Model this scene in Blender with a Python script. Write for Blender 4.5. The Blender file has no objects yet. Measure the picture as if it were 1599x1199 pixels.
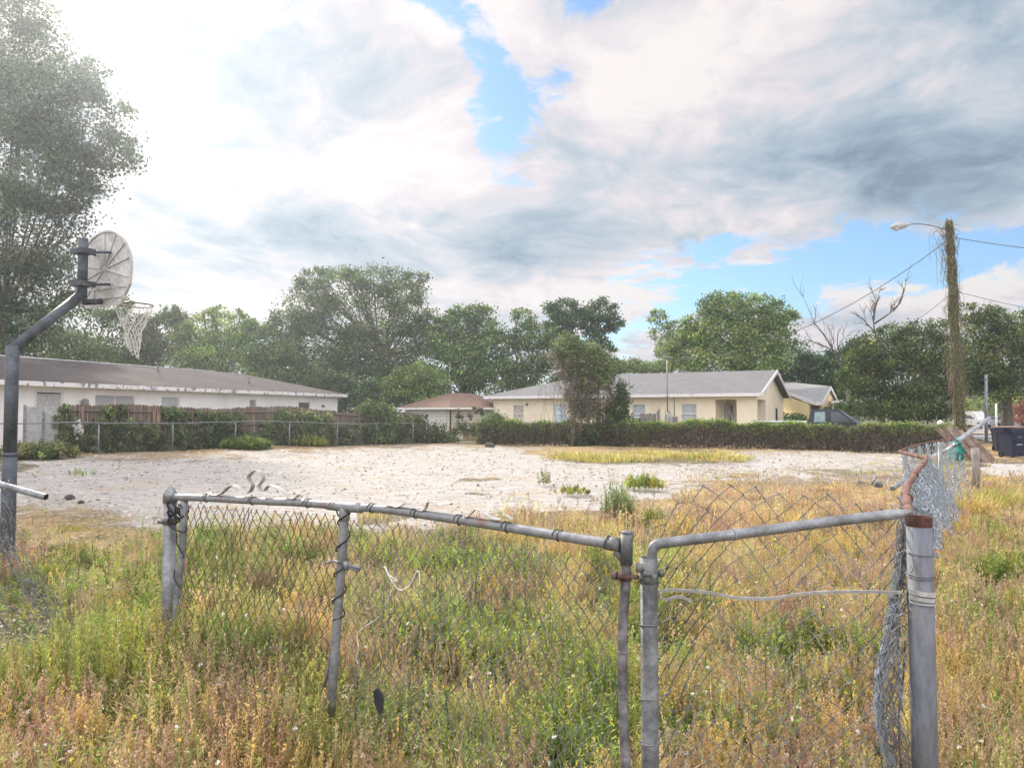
import bpy, math, random
import numpy as np
from mathutils import Vector
random.seed(7); rng = np.random.default_rng(11)
SC = bpy.context.scene; COL = SC.collection
R = math.radians

# ------------------------------------------------------------------ camera
H = 1.65; F = 1155.0; W0, H0 = 1599.0, 1199.0; TILT = math.atan(45.5 / F)
cam_d = bpy.data.cameras.new('camera'); cam = bpy.data.objects.new('camera', cam_d); COL.objects.link(cam)
cam.location = (0, 0, H); cam.rotation_euler = (math.pi/2 + TILT, 0, 0)
cam_d.sensor_width = 36; cam_d.lens = 36 * F / W0; cam_d.clip_start = 0.05; cam_d.clip_end = 3000
SC.camera = cam

# ------------------------------------------------------------------ world
SUN_AZ, SUN_EL = R(-36), R(34)       # azimuth from +Y towards +X
w = bpy.data.worlds.new("World"); SC.world = w; w.use_nodes = True
nt = w.node_tree; nt.nodes.clear()
class NG:
    def __init__(s, nt): s.nt = nt
    def n(s, t, **k):
        x = s.nt.nodes.new(t)
        for a, b in k.items(): setattr(x, a, b)
        return x
    def put(s, sock, v):
        if v is None: return
        if isinstance(v, bpy.types.NodeSocket): s.nt.links.new(v, sock)
        else: sock.default_value = v
    def m(s, op, a, b=None, c=None, clamp=False):
        x = s.n('ShaderNodeMath', operation=op, use_clamp=clamp)
        s.put(x.inputs[0], a); s.put(x.inputs[1], b); s.put(x.inputs[2], c)
        return x.outputs[0]
    def noise(s, vec, scale, detail=4, rough=.55, dist=0, dims='3D', w=None):
        x = s.n('ShaderNodeTexNoise', noise_dimensions=dims)
        s.put(x.inputs['Vector'], vec); s.put(x.inputs['Scale'], scale); s.put(x.inputs['Detail'], detail)
        s.put(x.inputs['Roughness'], rough); s.put(x.inputs['Distortion'], dist)
        return x.outputs['Fac']
    def mix(s, f, a, b):
        x = s.n('ShaderNodeMix', data_type='RGBA')
        s.put(x.inputs[0], f); s.put(x.inputs[6], a); s.put(x.inputs[7], b)
        return x.outputs[2]
    def ramp(s, v, lo, hi, smooth=True):
        x = s.n('ShaderNodeMapRange', interpolation_type='SMOOTHSTEP' if smooth else 'LINEAR')
        s.put(x.inputs[0], v); x.inputs[1].default_value = lo; x.inputs[2].default_value = hi
        return x.outputs[0]
    def vmul(s, v, k):
        x = s.n('ShaderNodeVectorMath', operation='MULTIPLY'); s.put(x.inputs[0], v); x.inputs[1].default_value = k
        return x.outputs[0]
g = NG(nt)
tc = g.n('ShaderNodeTexCoord').outputs['Generated']
sep = g.n('ShaderNodeSeparateXYZ'); nt.links.new(tc, sep.inputs[0])
X, Y, Z = sep.outputs
az = g.m('ARCTAN2', X, Y); el = g.m('ARCSINE', Z)
zz = g.m('ADD', g.m('MAXIMUM', Z, 0.0), 0.24)
cmb = g.n('ShaderNodeCombineXYZ'); g.put(cmb.inputs[0], g.m('DIVIDE', X, zz)); g.put(cmb.inputs[1], g.m('DIVIDE', Y, zz)); cmb.inputs[2].default_value = 3.7
P = cmb.outputs[0]
def gau(az0, el0, sa, se, rot=0):
    """soft patch of sky round one compass direction (degrees)"""
    da = g.m('SUBTRACT', az, R(az0)); de = g.m('SUBTRACT', el, R(el0))
    c, s_ = math.cos(R(rot)), math.sin(R(rot))
    a = g.m('ADD', g.m('MULTIPLY', da, c/R(sa)), g.m('MULTIPLY', de, s_/R(sa)))
    b = g.m('SUBTRACT', g.m('MULTIPLY', de, c/R(se)), g.m('MULTIPLY', da, s_/R(se)))
    q = g.m('ADD', g.m('MULTIPLY', a, a), g.m('MULTIPLY', b, b))
    return g.m('EXPONENT', g.m('MULTIPLY', q, -1.0))
def wsum(*t):
    acc = None
    for k, s in t:
        x = g.m('MULTIPLY', s, k); acc = x if acc is None else g.m('ADD', acc, x)
    return acc
sky = g.n('ShaderNodeTexSky', sky_type='NISHITA', sun_disc=False, sun_elevation=SUN_EL, sun_rotation=SUN_AZ, air_density=1.0, dust_density=.5, ozone_density=1.5)
wn = g.n('ShaderNodeTexNoise'); g.put(wn.inputs['Vector'], P); wn.inputs['Scale'].default_value = 1.6; wn.inputs['Detail'].default_value = 3
wv_ = g.n('ShaderNodeVectorMath', operation='MULTIPLY_ADD'); nt.links.new(wn.outputs['Color'], wv_.inputs[0]); wv_.inputs[1].default_value = (.5, .5, .5); nt.links.new(P, wv_.inputs[2]); P = wv_.outputs[0]
n_big = g.noise(P, 1.5, 6, .55); n_mid = g.noise(P, 3.6, 7, .6); n_fine = g.noise(P, 9.5, 7, .68)
# cloud cover: thin out where the photograph shows blue
cover = wsum((.8, n_big), (.85, n_mid), (.42, n_fine),
             (-.30, gau(-4.5, 28.0, 5.5, 1.8, -38)), (-.28, gau(-.8, 24.0, 2.6, 4.0, 10)), (-.20, gau(21, 30, 3.0, 1.4, 0)), (-.22, gau(6.5, 29.5, 2.2, 1.2, 0)), (-.20, gau(4, 24.5, 1.6, 1.8, 0)),
             (-.29, gau(20, 9.5, 12, 1.5, 6)), (-.30, gau(9.5, 6.6, 5.5, 1.4, 12)), (-.20, gau(32, 10.5, 6, 1.5, 6)), (-.2, gau(16, 12.6, 3, .9, 0)),
             (.30, gau(-22, 20, 17, 12, 0)), (.22, gau(24, 20, 16, 5.5, -6)), (.25, gau(0, 13.5, 10, 3.5, 0)), (.14, gau(14, 24, 8, 4, 0)))
alpha = g.ramp(cover, .85, .98)
# cloud body: thick grey undersides against thin bright parts
thick = wsum((.85, g.noise(g.vmul(P, (1, 1.15, 1)), 1.9, 7, .58)), (.85, g.noise(P, 4.6, 8, .60)), (.30, g.noise(P, 12, 6, .62)),
             (.30, gau(27, 17.0, 14, 3.1, -8)), (.16, gau(37, 23, 10, 9, 0)), (.20, gau(3, 13.0, 10, 2.8, 2)), (.20, gau(-17, 13.5, 8, 2.4, -4)), (.10, gau(1, 20, 5, 3, 0)),
             (.16, gau(-14, 25, 7, 4, 0)), (.08, gau(-24, 24, 8, 8, 0)), (-.04, gau(-8, 19, 7, 5, 0)), (-.18, gau(10, 24, 10, 4.5, -10)), (-.20, gau(16, 9, 16, 1.6, 2)), (-.15, gau(31, 9.5, 8, 2, 0)))
tk = g.ramp(thick, .72, 1.46, False)
cr = g.n('ShaderNodeValToRGB'); nt.links.new(tk, cr.inputs[0]); e = cr.color_ramp.elements
e[0].position = 0; e[0].color = (1.0, .96, .93, 1); e[1].position = 1; e[1].color = (.22, .31, .41, 1)
for p_, c_ in ((.20, (1.0, .93, .92)), (.36, (.83, .78, .82)), (.54, (.60, .66, .74)), (.75, (.40, .51, .62)), (.9, (.29, .40, .51))):
    q = e.new(p_); q.color = (*c_, 1)
back = g.ramp(Y, .15, -.6); high = g.ramp(Z, .60, .9)  # sky behind the camera and overhead, brightened as added fill light
glow_fill = wsum((.7, gau(-32, 25, 12, 11, 0)), (.2, gau(-18, 20, 16, 11, 0)), (12.5, back), (8.0, high))
ck = g.n('ShaderNodeVectorMath', operation='SCALE'); nt.links.new(cr.outputs[0], ck.inputs[0]); g.put(ck.inputs[3], g.m('ADD', glow_fill, 5.6))
hs = g.n('ShaderNodeVectorMath', operation='MULTIPLY'); nt.links.new(sky.outputs[0], hs.inputs[0]); hs.inputs[1].default_value = (.72, .93, 1.10)
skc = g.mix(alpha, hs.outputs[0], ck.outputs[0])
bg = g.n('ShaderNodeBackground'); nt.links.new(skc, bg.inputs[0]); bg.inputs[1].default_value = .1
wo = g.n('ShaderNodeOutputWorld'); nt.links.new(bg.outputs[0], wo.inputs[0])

# ------------------------------------------------------------------ sun, exposure
sl = bpy.data.lights.new('sun', 'SUN'); sl.energy = 3.6; sl.angle = R(4); sl.color = (1, .93, .82)
so = bpy.data.objects.new('sun', sl); COL.objects.link(so)
sd = Vector((math.sin(SUN_AZ)*math.cos(SUN_EL), math.cos(SUN_AZ)*math.cos(SUN_EL), math.sin(SUN_EL)))
so.rotation_euler = sd.to_track_quat('Z', 'Y').to_euler(); so.location = (-20, 30, 40)
SC.view_settings.view_transform = 'Standard'; SC.view_settings.look = 'None'; SC.view_settings.gamma = 1
SC.view_settings.exposure = 0.75
SC.cycles.max_bounces = 6; SC.cycles.diffuse_bounces = 3; SC.cycles.transparent_max_bounces = 8
SC.cycles.use_denoising = True

# ------------------------------------------------------------------ positions
ct, st = math.cos(TILT), math.sin(TILT)
def U(u, v, y):
    """the real point at distance y that a pixel of the photograph shows"""
    a = (u - W0/2)/F; b = (H0/2 - v)/F
    d = (a, ct - b*st, st + b*ct); k = y/d[1]
    return Vector((a*k, y, H + d[2]*k))
def smooth(t): t = np.clip(t, 0, 1); return t*t*(3-2*t)
def gz(x, y):
    x = np.asarray(x, float); y = np.asarray(y, float)
    return (.2*smooth((-x-5)/7)*smooth((y-13)/10) + .04*np.sin(x*.6+1)*np.sin(y*.45)*smooth((y-3)/6)*smooth((45-y)/10)
            + .025*np.sin(x*1.9+y*.7)*np.sin(y*1.3-x*.4) + .24*np.exp(-((x+2.1)**2+(y-4.3)**2)/1.9))
def Gp(u, v):
    y = 1.65*F/max(v-645, .5)
    for _ in range(4):
        x = (u-W0/2)/F*y; y = (H-float(gz(x, y)))*F/max(v-645, .5)
    return Vector(((u-W0/2)/F*y, y, float(gz((u-W0/2)/F*y, y))))
def uv_of(x, y): return W0/2 + F*x/y, 645 + F*(H-gz(x, y))/y
def vnoise(x, y, s, seed=0):
    x = np.asarray(x, float)/s + seed*17.3; y = np.asarray(y, float)/s + seed*5.1
    xi, yi = np.floor(x), np.floor(y); fx, fy = smooth(x-xi), smooth(y-yi)
    def h(a, b): q = np.sin(a*127.1+b*311.7+seed*74.7)*43758.5453; return q-np.floor(q)
    return (h(xi, yi)*(1-fx)+h(xi+1, yi)*fx)*(1-fy)+(h(xi, yi+1)*(1-fx)+h(xi+1, yi+1)*fx)*fy
def inpoly(px, py, poly):
    px = np.asarray(px); py = np.asarray(py); r = np.zeros(px.shape, bool)
    for i in range(len(poly)):
        (x1, y1), (x2, y2) = poly[i], poly[i-1]
        c = ((y1 > py) != (y2 > py)) & (px < (x2-x1)*(py-y1)/(y2-y1+1e-9)+x1); r ^= c
    return r

# ------------------------------------------------------------------ materials
MATS = {}
def mat(name, col, rough=.8, metal=0., var=.15, scale=8., bump=.0, bscale=40., col2=None, attr=None, spec=.3, stretch=(1,1,1), thresh=None, mott=.22):
    if name in MATS: return MATS[name]
    m = bpy.data.materials.new(name); m.use_nodes = True; t = m.node_tree; q = NG(t)
    b = t.nodes['Principled BSDF']
    co = q.n('ShaderNodeTexCoord').outputs['Object']
    co = q.vmul(co, stretch)
    n = q.noise(co, scale, 6, .6)
    c2 = col2 if col2 else tuple(c*(1-var*1.6) for c in col)
    c1 = col if col2 else tuple(min(1, c*(1+var)) for c in col)
    lo, hi = thresh or (.3, .7)
    c = q.mix(q.ramp(n, lo, hi), (*c1, 1), (*c2, 1))
    if attr:
        at = q.n('ShaderNodeAttribute', attribute_name=attr)
        x = q.n('ShaderNodeMix', data_type='RGBA', blend_type='MULTIPLY'); x.inputs[0].default_value = 1
        t.links.new(c, x.inputs[6]); t.links.new(at.outputs['Color'], x.inputs[7]); c = x.outputs[2]
    if mott:
        x = q.n('ShaderNodeMix', data_type='RGBA', blend_type='MULTIPLY'); x.inputs[0].default_value = 1
        t.links.new(c, x.inputs[6]); mm = q.mix(q.ramp(q.noise(co, scale*5.3, 6, .75), .35, .65), (1-mott,)*3+(1,), (1+mott*.6,)*3+(1,)); t.links.new(mm, x.inputs[7]); c = x.outputs[2]
    t.links.new(c, b.inputs['Base Color'])
    b.inputs['Roughness'].default_value = rough; b.inputs['Metallic'].default_value = metal
    b.inputs['Specular IOR Level'].default_value = spec
    if bump:
        bp = q.n('ShaderNodeBump'); bp.inputs['Strength'].default_value = bump; bp.inputs['Distance'].default_value = .02
        t.links.new(q.noise(co, bscale, 5, .6), bp.inputs['Height']); t.links.new(bp.outputs[0], b.inputs['Normal'])
    MATS[name] = m; return m
def leafmat(name, trans=.35, rough=.7):
    m = bpy.data.materials.new(name); m.use_nodes = True; t = m.node_tree; q = NG(t)
    t.nodes.remove(t.nodes['Principled BSDF']); out = t.nodes['Material Output']
    at = q.n('ShaderNodeAttribute', attribute_name='tint')
    d = q.n('ShaderNodeBsdfDiffuse'); tr = q.n('ShaderNodeBsdfTranslucent'); gl = q.n('ShaderNodeBsdfGlossy'); gl.inputs['Roughness'].default_value = .5
    t.links.new(at.outputs['Color'], d.inputs[0]); t.links.new(at.outputs['Color'], tr.inputs[0]); gl.inputs[0].default_value = (.8, .8, .8, 1)
    a = q.n('ShaderNodeMixShader'); a.inputs[0].default_value = trans; t.links.new(d.outputs[0], a.inputs[1]); t.links.new(tr.outputs[0], a.inputs[2])
    b = q.n('ShaderNodeMixShader'); b.inputs[0].default_value = .035; t.links.new(a.outputs[0], b.inputs[1]); t.links.new(gl.outputs[0], b.inputs[2])
    t.links.new(b.outputs[0], out.inputs[0]); return m
LEAF = leafmat('leaf', .4); GRASSM = leafmat('grass_blade', .45)
GALV = mat('galvanised', (.24,.25,.26), .5, .35, .25, 9, .15, 60)
GALVD = mat('galvanised_dark', (.15,.155,.155), .55, .3, .35, 12, .2, 70)
WIRE = mat('wire', (.20,.205,.21), .6, .2, .3, 20)
WIREB = mat('wire_bright', (.36,.41,.46), .6, .15, .3, 30)
WIRED = mat('wire_dark', (.10,.095,.09), .6, .3, .3, 30)
WIRER = mat('wire_brown', (.17,.115,.085), .7, .2, .3, 30)
RUST = mat('rust', (.22,.125,.10), .85, .1, .4, 25, .3, 90)
GALVR = mat('galvanised_rusty', (.25,.255,.26), .5, .3, .2, 5, .15, 60, col2=(.27,.14,.09), thresh=(.58, .72))
BLACKM = mat('black_paint', (.075,.085,.10), .5, .1, .3, 6, .1)
PLAST = mat('weathered_plastic', (.50,.49,.47), .6, 0, .15, 5, .1)
BARK = mat('bark', (.13,.105,.085), .95, 0, .35, 6, .6, 18)
BARKG = mat('bark_grey', (.26,.24,.22), .95, 0, .3, 6, .5, 18)
WHITEP = mat('white_paint', (.72,.71,.69), .6, 0, .1, 3, .05, col2=(.42,.40,.38), thresh=(.55,.8))
GLASS = mat('window_glass', (.16,.19,.2), .12, 0, .2, 2, spec=.8)
TRIM = mat('white_trim', (.70,.69,.67), .6, 0, .06, 3)

# ------------------------------------------------------------------ mesh helpers
class MB:
    """collects shapes of one part; build() links them as one object"""
    def __init__(s): s.V = []; s.Fc = []; s.C = []; s.nv = 0
    def add(s, verts, faces, col=None, sm=False):
        verts = np.asarray(verts, float).reshape(-1, 3); faces = np.asarray(faces, int)
        s.V.append(verts); s.Fc.append(faces + s.nv); s.S = getattr(s, 'S', []); s.S.append(np.full(len(faces) if faces.ndim == 2 else 0, sm)); s.nv += len(verts)
        c = np.ones((len(verts), 4)); c[:, :3] = 1 if col is None else col
        s.C.append(c); return s
    def box(s, a, b, col=None, org=None, ax=None):
        a = np.minimum(a, b), np.maximum(a, b); (x0, y0, z0), (x1, y1, z1) = a
        v = np.array([(x0,y0,z0),(x1,y0,z0),(x1,y1,z0),(x0,y1,z0),(x0,y0,z1),(x1,y0,z1),(x1,y1,z1),(x0,y1,z1)])
        if ax is not None: v = v @ np.array(ax)
        if org is not None: v = v + np.array(org)
        return s.add(v, [(0,3,2,1),(4,5,6,7),(0,1,5,4),(1,2,6,5),(2,3,7,6),(3,0,4,7)], col)
    def tubes(s, Pn, r, sides=5, col=None, cap=True):
        Pn = np.asarray(Pn, float)
        if Pn.ndim == 2: Pn = Pn[None]
        n, m, _ = Pn.shape
        T = np.gradient(Pn, axis=1); T /= np.linalg.norm(T, axis=2, keepdims=True)+1e-9
        ref = np.where(np.abs((Pn[:, -1]-Pn[:, 0])[:, None, 2:3]) > .7*np.linalg.norm(Pn[:, -1]-Pn[:, 0], axis=1)[:, None, None], np.array([1., .13, 0]), np.array([0, .13, 1.]))
        A = np.cross(T, np.broadcast_to(ref, T.shape)); A /= np.linalg.norm(A, axis=2, keepdims=True)+1e-9
        B = np.cross(T, A); r = np.broadcast_to(np.asarray(r, float), (n, m)) if np.ndim(r) != 1 else np.broadcast_to(np.asarray(r, float)[None], (n, m))
        th = np.arange(sides)*2*math.pi/sides
        ring = Pn[:, :, None] + r[:, :, None, None]*(A[:, :, None]*np.cos(th)[:, None] + B[:, :, None]*np.sin(th)[:, None])
        idx = np.arange(n*m*sides).reshape(n, m, sides); i2 = np.roll(idx, -1, axis=2)
        f = np.stack([idx[:, :-1], i2[:, :-1], i2[:, 1:], idx[:, 1:]], -1).reshape(-1, 4)
        c = None if col is None else (col if np.ndim(col) == 1 else np.repeat(np.asarray(col), m*sides, axis=0))
        s.add(ring.reshape(-1, 3), f, c, sides > 4 or float(np.max(r)) < .013)
        if cap and sides > 3:
            b0 = s.nv - n*m*sides
            caps = [list((idx[k, 0, ::-1]) + b0) for k in range(n)] + [list(idx[k, -1] + b0) for k in range(n)]
            s.extra = getattr(s, 'extra', []) + caps
        return s
    def tube(s, pts, r, sides=8, col=None): return s.tubes(np.array([tuple(p) for p in pts]), r, sides, col)
    def prism(s, poly, vec, col=None):
        """closed polygon (3d points) pushed along vec"""
        p = np.array([tuple(q) for q in poly]); n = len(p); v = np.vstack([p, p+np.array(tuple(vec))])
        b = s.nv; s.add(v, np.array([(i, (i+1) % n, n+(i+1) % n, n+i) for i in range(n)]), col)
        s.extra = getattr(s, 'extra', []) + [[b+i for i in range(n)][::-1], [b+n+i for i in range(n)]]; return s
    def diamonds(s, c, d, nrm, L, Wd, col):
        """leaf-like quads: centre, direction, side vector"""
        side = np.cross(d, nrm); side /= np.linalg.norm(side, axis=1, keepdims=True)+1e-9
        L = np.asarray(L).reshape(-1, 1)*np.ones((len(c), 1)); Wd = np.asarray(Wd).reshape(-1, 1)*np.ones((len(c), 1))
        v = np.stack([c-d*L*.5, c+side*Wd*.5-d*L*.05, c+d*L*.5, c-side*Wd*.5-d*L*.05], 1).reshape(-1, 3)
        return s.add(v, np.arange(len(c)*4).reshape(-1, 4), np.repeat(col, 4, axis=0))
    def blades(s, p, az_, h, wd, lean, col, droop=.5, facing=None):
        n = len(p); hd = np.stack([np.cos(az_), np.sin(az_), np.zeros(n)], 1); fa = az_+math.pi/2 if facing is None else facing
        sd_ = np.stack([np.cos(fa), np.sin(fa), np.zeros(n)], 1)
        out = []
        for k, (t, wk) in enumerate(((0, .8), (.4, 1), (.75, .7), (1, .12))):
            c = p + hd*(lean*h*(t**1.8))[:, None]; c[:, 2] += h*(t - droop*lean*t*t*.6)
            out += [c - sd_*(wd*wk*.5)[:, None], c + sd_*(wd*wk*.5)[:, None]]
        v = np.stack(out, 1).reshape(-1, 3); i = (np.arange(n)*8)[:, None]
        f = np.concatenate([i+np.array([[0,1,3,2]]), i+np.array([[2,3,5,4]]), i+np.array([[4,5,7,6]])], 0)
        return s.add(v, f, np.repeat(col, 8, axis=0))
    def build(s, name, m=None, parent=None, smooth_=False, loc=None, tint=False):
        me = bpy.data.meshes.new(name); V = np.vstack(s.V)
        if parent is not None: V = V - np.array(parent['o_'])
        elif loc is not None: V = V - np.array(loc)
        F4 = [f for f in s.Fc if f.ndim == 2 and len(f)]; SM = [np.concatenate(s.S)] if s.S else []
        groups = [f.reshape(-1) for f in F4]; tot = [np.full(len(f), f.shape[1]) for f in F4]
        for e_ in getattr(s, 'extra', []): groups.append(np.array(e_)); tot.append(np.array([len(e_)]))
        loops = np.concatenate(groups); tot = np.concatenate(tot)
        me.vertices.add(len(V)); me.vertices.foreach_set('co', V.ravel().astype(np.float32))
        me.loops.add(len(loops)); me.loops.foreach_set('vertex_index', loops.astype(np.int32))
        me.polygons.add(len(tot)); me.polygons.foreach_set('loop_start', (np.cumsum(tot)-tot).astype(np.int32)); me.polygons.foreach_set('loop_total', tot.astype(np.int32))
        me.polygons.foreach_set('use_smooth', np.ones(len(tot), bool) if smooth_ else np.concatenate([*SM, np.zeros(len(tot)-sum(map(len, SM)), bool)]))
        me.update(calc_edges=True)
        if tint:
            a = me.color_attributes.new('tint', 'FLOAT_COLOR', 'POINT'); a.data.foreach_set('color', np.vstack(s.C).ravel().astype(np.float32))
        if m is not None: me.materials.append(m)
        o = bpy.data.objects.new(name, me); COL.objects.link(o)
        if parent is not None:
            o.parent = parent; o['o_'] = parent['o_']
        elif loc is not None: o.location = loc
        return o
OLIST = []
def thing(name, label, cat, loc=(0,0,0), group=None):
    o = bpy.data.objects.new(name, None); COL.objects.link(o); o.location = tuple(loc); o.empty_display_size = .2
    o['o_'] = tuple(loc); OLIST.append(o); return tag(o, label, cat, group)
def tag(o, label=None, cat=None, group=None, kind=None):
    if label: o['label'] = label
    if cat: o['category'] = cat
    if group: o['group'] = group
    if kind: o['kind'] = kind
    return o
def frame(org, ang):
    c, s_ = math.cos(R(ang)), math.sin(R(ang))
    ax = np.array([(c, s_, 0), (-s_, c, 0), (0, 0, 1)]); org = np.array(tuple(org), float)
    def L(x, y, z): return org + x*ax[0] + y*ax[1] + z*ax[2]
    return L, ax, org
def rv(n): v = rng.normal(size=(n, 3)); return v/(np.linalg.norm(v, axis=1, keepdims=True)+1e-9)
def tints(n, base, var=.25, hue=.1):
    b = np.array(base); k = np.exp(rng.normal(0, var, n))[:, None]; hh = 1+rng.normal(0, hue, (n, 3)); return np.clip(b*k*hh, .003, .95)
def bez(pts, n=24):
    """Catmull-Rom through points"""
    p = np.array([tuple(q) for q in pts], float); p = np.vstack([2*p[0]-p[1], p, 2*p[-1]-p[-2]]); out = []
    seg = len(p)-3
    for t in np.linspace(0, seg-1e-6, n):
        i = int(t); f = t-i; a, b, c, d = p[i:i+4]
        out.append(.5*((2*b)+(-a+c)*f+(2*a-5*b+4*c-d)*f*f+(-a+3*b-3*c+d)*f**3))
    return np.array(out)
def chain(mb, fn, s0, s1, t0, t1, cell=.08, cellh=None, r=.0017, sides=3, jit=0, sub=1, cond=None):
    """zigzag wires that hook into their neighbours, laid over the surface fn(s, t)"""
    ch = cellh or cell; nk = int((s1-s0)/(cell/2)); nj = int((t1-t0)/(ch/2))+1
    k = np.arange(nk)[:, None]; j = np.arange(nj)[None]
    S = s0 + (k + ((j+k) % 2))*cell/2 + 0*j; T = t1 - j*ch/2 + 0.*k
    ov = .06*cell*np.where((j+k) % 2, 1, -1); P_ = fn(S+ov, T)
    if jit: P_ = P_ + rng.normal(0, jit, P_.shape)
    dd = np.where((j+k) % 2, r*1.2, -r*1.2)[..., None]*np.array([0, 1, 0]); P_ = P_+dd
    mb.tubes(P_, r, sides, cap=False); return mb
# ------------------------------------------------------------------ ground
SAND = [(-400,772),(60,735),(30,706),(75,712),(300,712),(420,706),(560,700),(700,697),(800,699),(850,702),(870,717),(1000,722),(1130,721),(1180,706),(1280,706),(1440,710),(1440,732),(1330,734),(1200,741),(1100,750),(1040,765),(1000,778),(940,792),(900,803),(820,815),(700,824),(600,832),(480,836),(330,832),(230,822),(170,806),(110,794),(0,790),(-400,800)]
STRIP = [(842,712),(870,698),(960,694),(1100,697),(1190,705),(1160,716),(1100,722),(960,724),(880,720)]
RSAND = [(1500,735),(1530,722),(1580,722),(1700,726),(1700,752),(1640,750),(1560,742)]
def zones(x, y):
    """share of bare sand, dry straw and green cover at a spot of the lot"""
    x = np.asarray(x, float); y = np.asarray(y, float)
    yy = np.maximum(y, .5); u, v = uv_of(x, yy)
    n1 = vnoise(x, y, 1.3, 1)-.5; n2 = vnoise(x, y, .45, 2)-.5; n3 = vnoise(x, y, 4, 3)-.5
    pert = (v-645)*.10; uu = u + n1*60+n2*30; vv = v + (n1*1.0+n2*.8+n3*.6)*pert
    front = y > 1
    sand = 0
    for k1, k2 in ((0, 0), (.10, .5), (-.10, -.5), (.2, .9), (-.22, -.9)):
        sand = sand + .2*(inpoly(uu+n2*90*k2, vv+(v-645)*(k1+n2*.12), SAND) & front & ~inpoly(uu+n1*60*k2, vv+(v-645)*k1*.3, STRIP))
    sand = np.maximum(sand, (inpoly(uu, vv, RSAND) & front)*.8)
    # thin patches where weeds come up through the sand
    pt = (vnoise(x, y, 1.6, 5) > .60) & (u > 560) & (v > 745) & (u < 1150)
    sand = np.where(pt, sand*.35, sand)
    bare = (inpoly(uu, vv, [(-300,930),(70,935),(130,990),(160,1060),(110,1110),(-300,1130)]) & front)
    straw = np.clip(((u < 260) & (v > 780) & (v < 875))*1.0 + ((u > 880) & (v > 760) & (v < 810))*.8 + ((v > 693) & (v < 716))*1.0 + (u > 1020)*(v > 745)*.55 + (n3+n1)*.5, 0, 1)*front
    green = np.clip(.5+n1+n3*.8 + ((u < 240) & (v > 835))*.4 + (inpoly(u, v, STRIP))*.4 - .3*(u > 1050)*(v > 780)*(v < 1000), 0, 1)
    return sand, straw*(1-sand), green*(1-sand), bare.astype(float), u, v
def axis(lo, hi, fine, n):
    t = np.linspace(-1, 1, n); return np.where(t > 0, hi, -lo)*np.sign(t)*np.sign(np.where(t > 0, 1, 1))*np.abs(t)**fine
ys = np.concatenate([-np.geomspace(480, 1.5, 26), np.geomspace(1.6, 60, 380), np.geomspace(62, 480, 26)])
k_ = np.concatenate([-np.geomspace(1, 30, 22)[::-1]*1.0, np.linspace(-.98, .98, 460), np.geomspace(1, 30, 22)])
GX = k_[None, :]*np.maximum(np.abs(ys), 4.)[:, None]*np.where(ys < 0, 1, 1)[:, None]; GY = np.repeat(ys[:, None], len(k_), 1)
GX = np.clip(GX, -480, 480) + k_[None]*1e-3
GZ = gz(GX, GY); sand_, straw_, green_, bare_, _, _ = zones(GX, GY)
GZ = GZ - .03*sand_ + (vnoise(GX, GY, .3, 9)-.5)*.03*(GY > 1.5)*(GY < 40)
nr, nc = GX.shape; idx = np.arange(nr*nc).reshape(nr, nc)
mb = MB(); mb.add(np.stack([GX, GY, GZ], -1), np.stack([idx[:-1, :-1], idx[:-1, 1:], idx[1:, 1:], idx[1:, :-1]], -1).reshape(-1, 4))
mb.C = [np.stack([sand_.ravel(), straw_.ravel(), green_.ravel(), bare_.ravel()], 1)]
gm = bpy.data.materials.new('lot_ground'); gm.use_nodes = True; t = gm.node_tree; q = NG(t); b = t.nodes['Principled BSDF']
co = q.n('ShaderNodeTexCoord').outputs['Object']; at = q.n('ShaderNodeAttribute', attribute_name='tint')
sp = q.n('ShaderNodeSeparateColor'); t.links.new(at.outputs['Color'], sp.inputs[0]); sA, sS, sG = sp.outputs
nA = q.noise(co, 1.7, 8, .65, .4); nB = q.noise(co, 14, 8, .7, .2); nC = q.noise(q.vmul(co, (1, 2.2, 1)), 45, 4, .7); nD = q.noise(co, .5, 5, .6)
soil = q.mix(q.ramp(nB, .35, .7), (.12, .09, .062, 1), (.24, .19, .14, 1))
soil = q.mix(q.m('MULTIPLY', sG, q.ramp(nA, .3, .6)), soil, (.085, .105, .035, 1))
strc = q.mix(q.ramp(nC, .3, .7), (.30, .20, .10, 1), (.50, .37, .21, 1))
soil = q.mix(q.m('MULTIPLY', sS, q.ramp(q.m('ADD', nA, nB), .75, 1.15)), soil, strc)
sandc = q.mix(q.ramp(nB, .32, .66), (.285, .27, .25, 1), (.475, .46, .435, 1))
sandc = q.mix(q.m('MULTIPLY', q.ramp(nC, .56, .72), .6), sandc, (.25, .21, .175, 1))
sandc = q.mix(q.m('MULTIPLY', q.ramp(nC, .36, .28), .8), sandc, (.62, .61, .59, 1))
sandc = q.mix(q.m('MULTIPLY', q.ramp(nA, .5, .7), .5), sandc, (.29, .25, .205, 1))
nE = q.noise(q.vmul(co, (.45, 2.4, 1)), 2.6, 7, .68, .6)
sandc = q.mix(q.m('MULTIPLY', q.ramp(nE, .50, .66), .65), sandc, (.22, .19, .16, 1))
sandc = q.mix(q.m('MULTIPLY', q.ramp(nE, .44, .34), .5), sandc, (.62, .60, .57, 1))
sandc = q.mix(q.m('MULTIPLY', q.ramp(nD, .5, .7), .4), sandc, (.40, .31, .21, 1))
sm = q.ramp(q.m('ADD', sA, q.m('MULTIPLY', q.m('SUBTRACT', nB, .5), 1.3)), .30, .72)
t.links.new(q.mix(sm, soil, sandc), b.inputs['Base Color']); b.inputs['Roughness'].default_value = .95; b.inputs['Specular IOR Level'].default_value = .1
bp = q.n('ShaderNodeBump'); bp.inputs['Strength'].default_value = .6; bp.inputs['Distance'].default_value = .03
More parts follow.
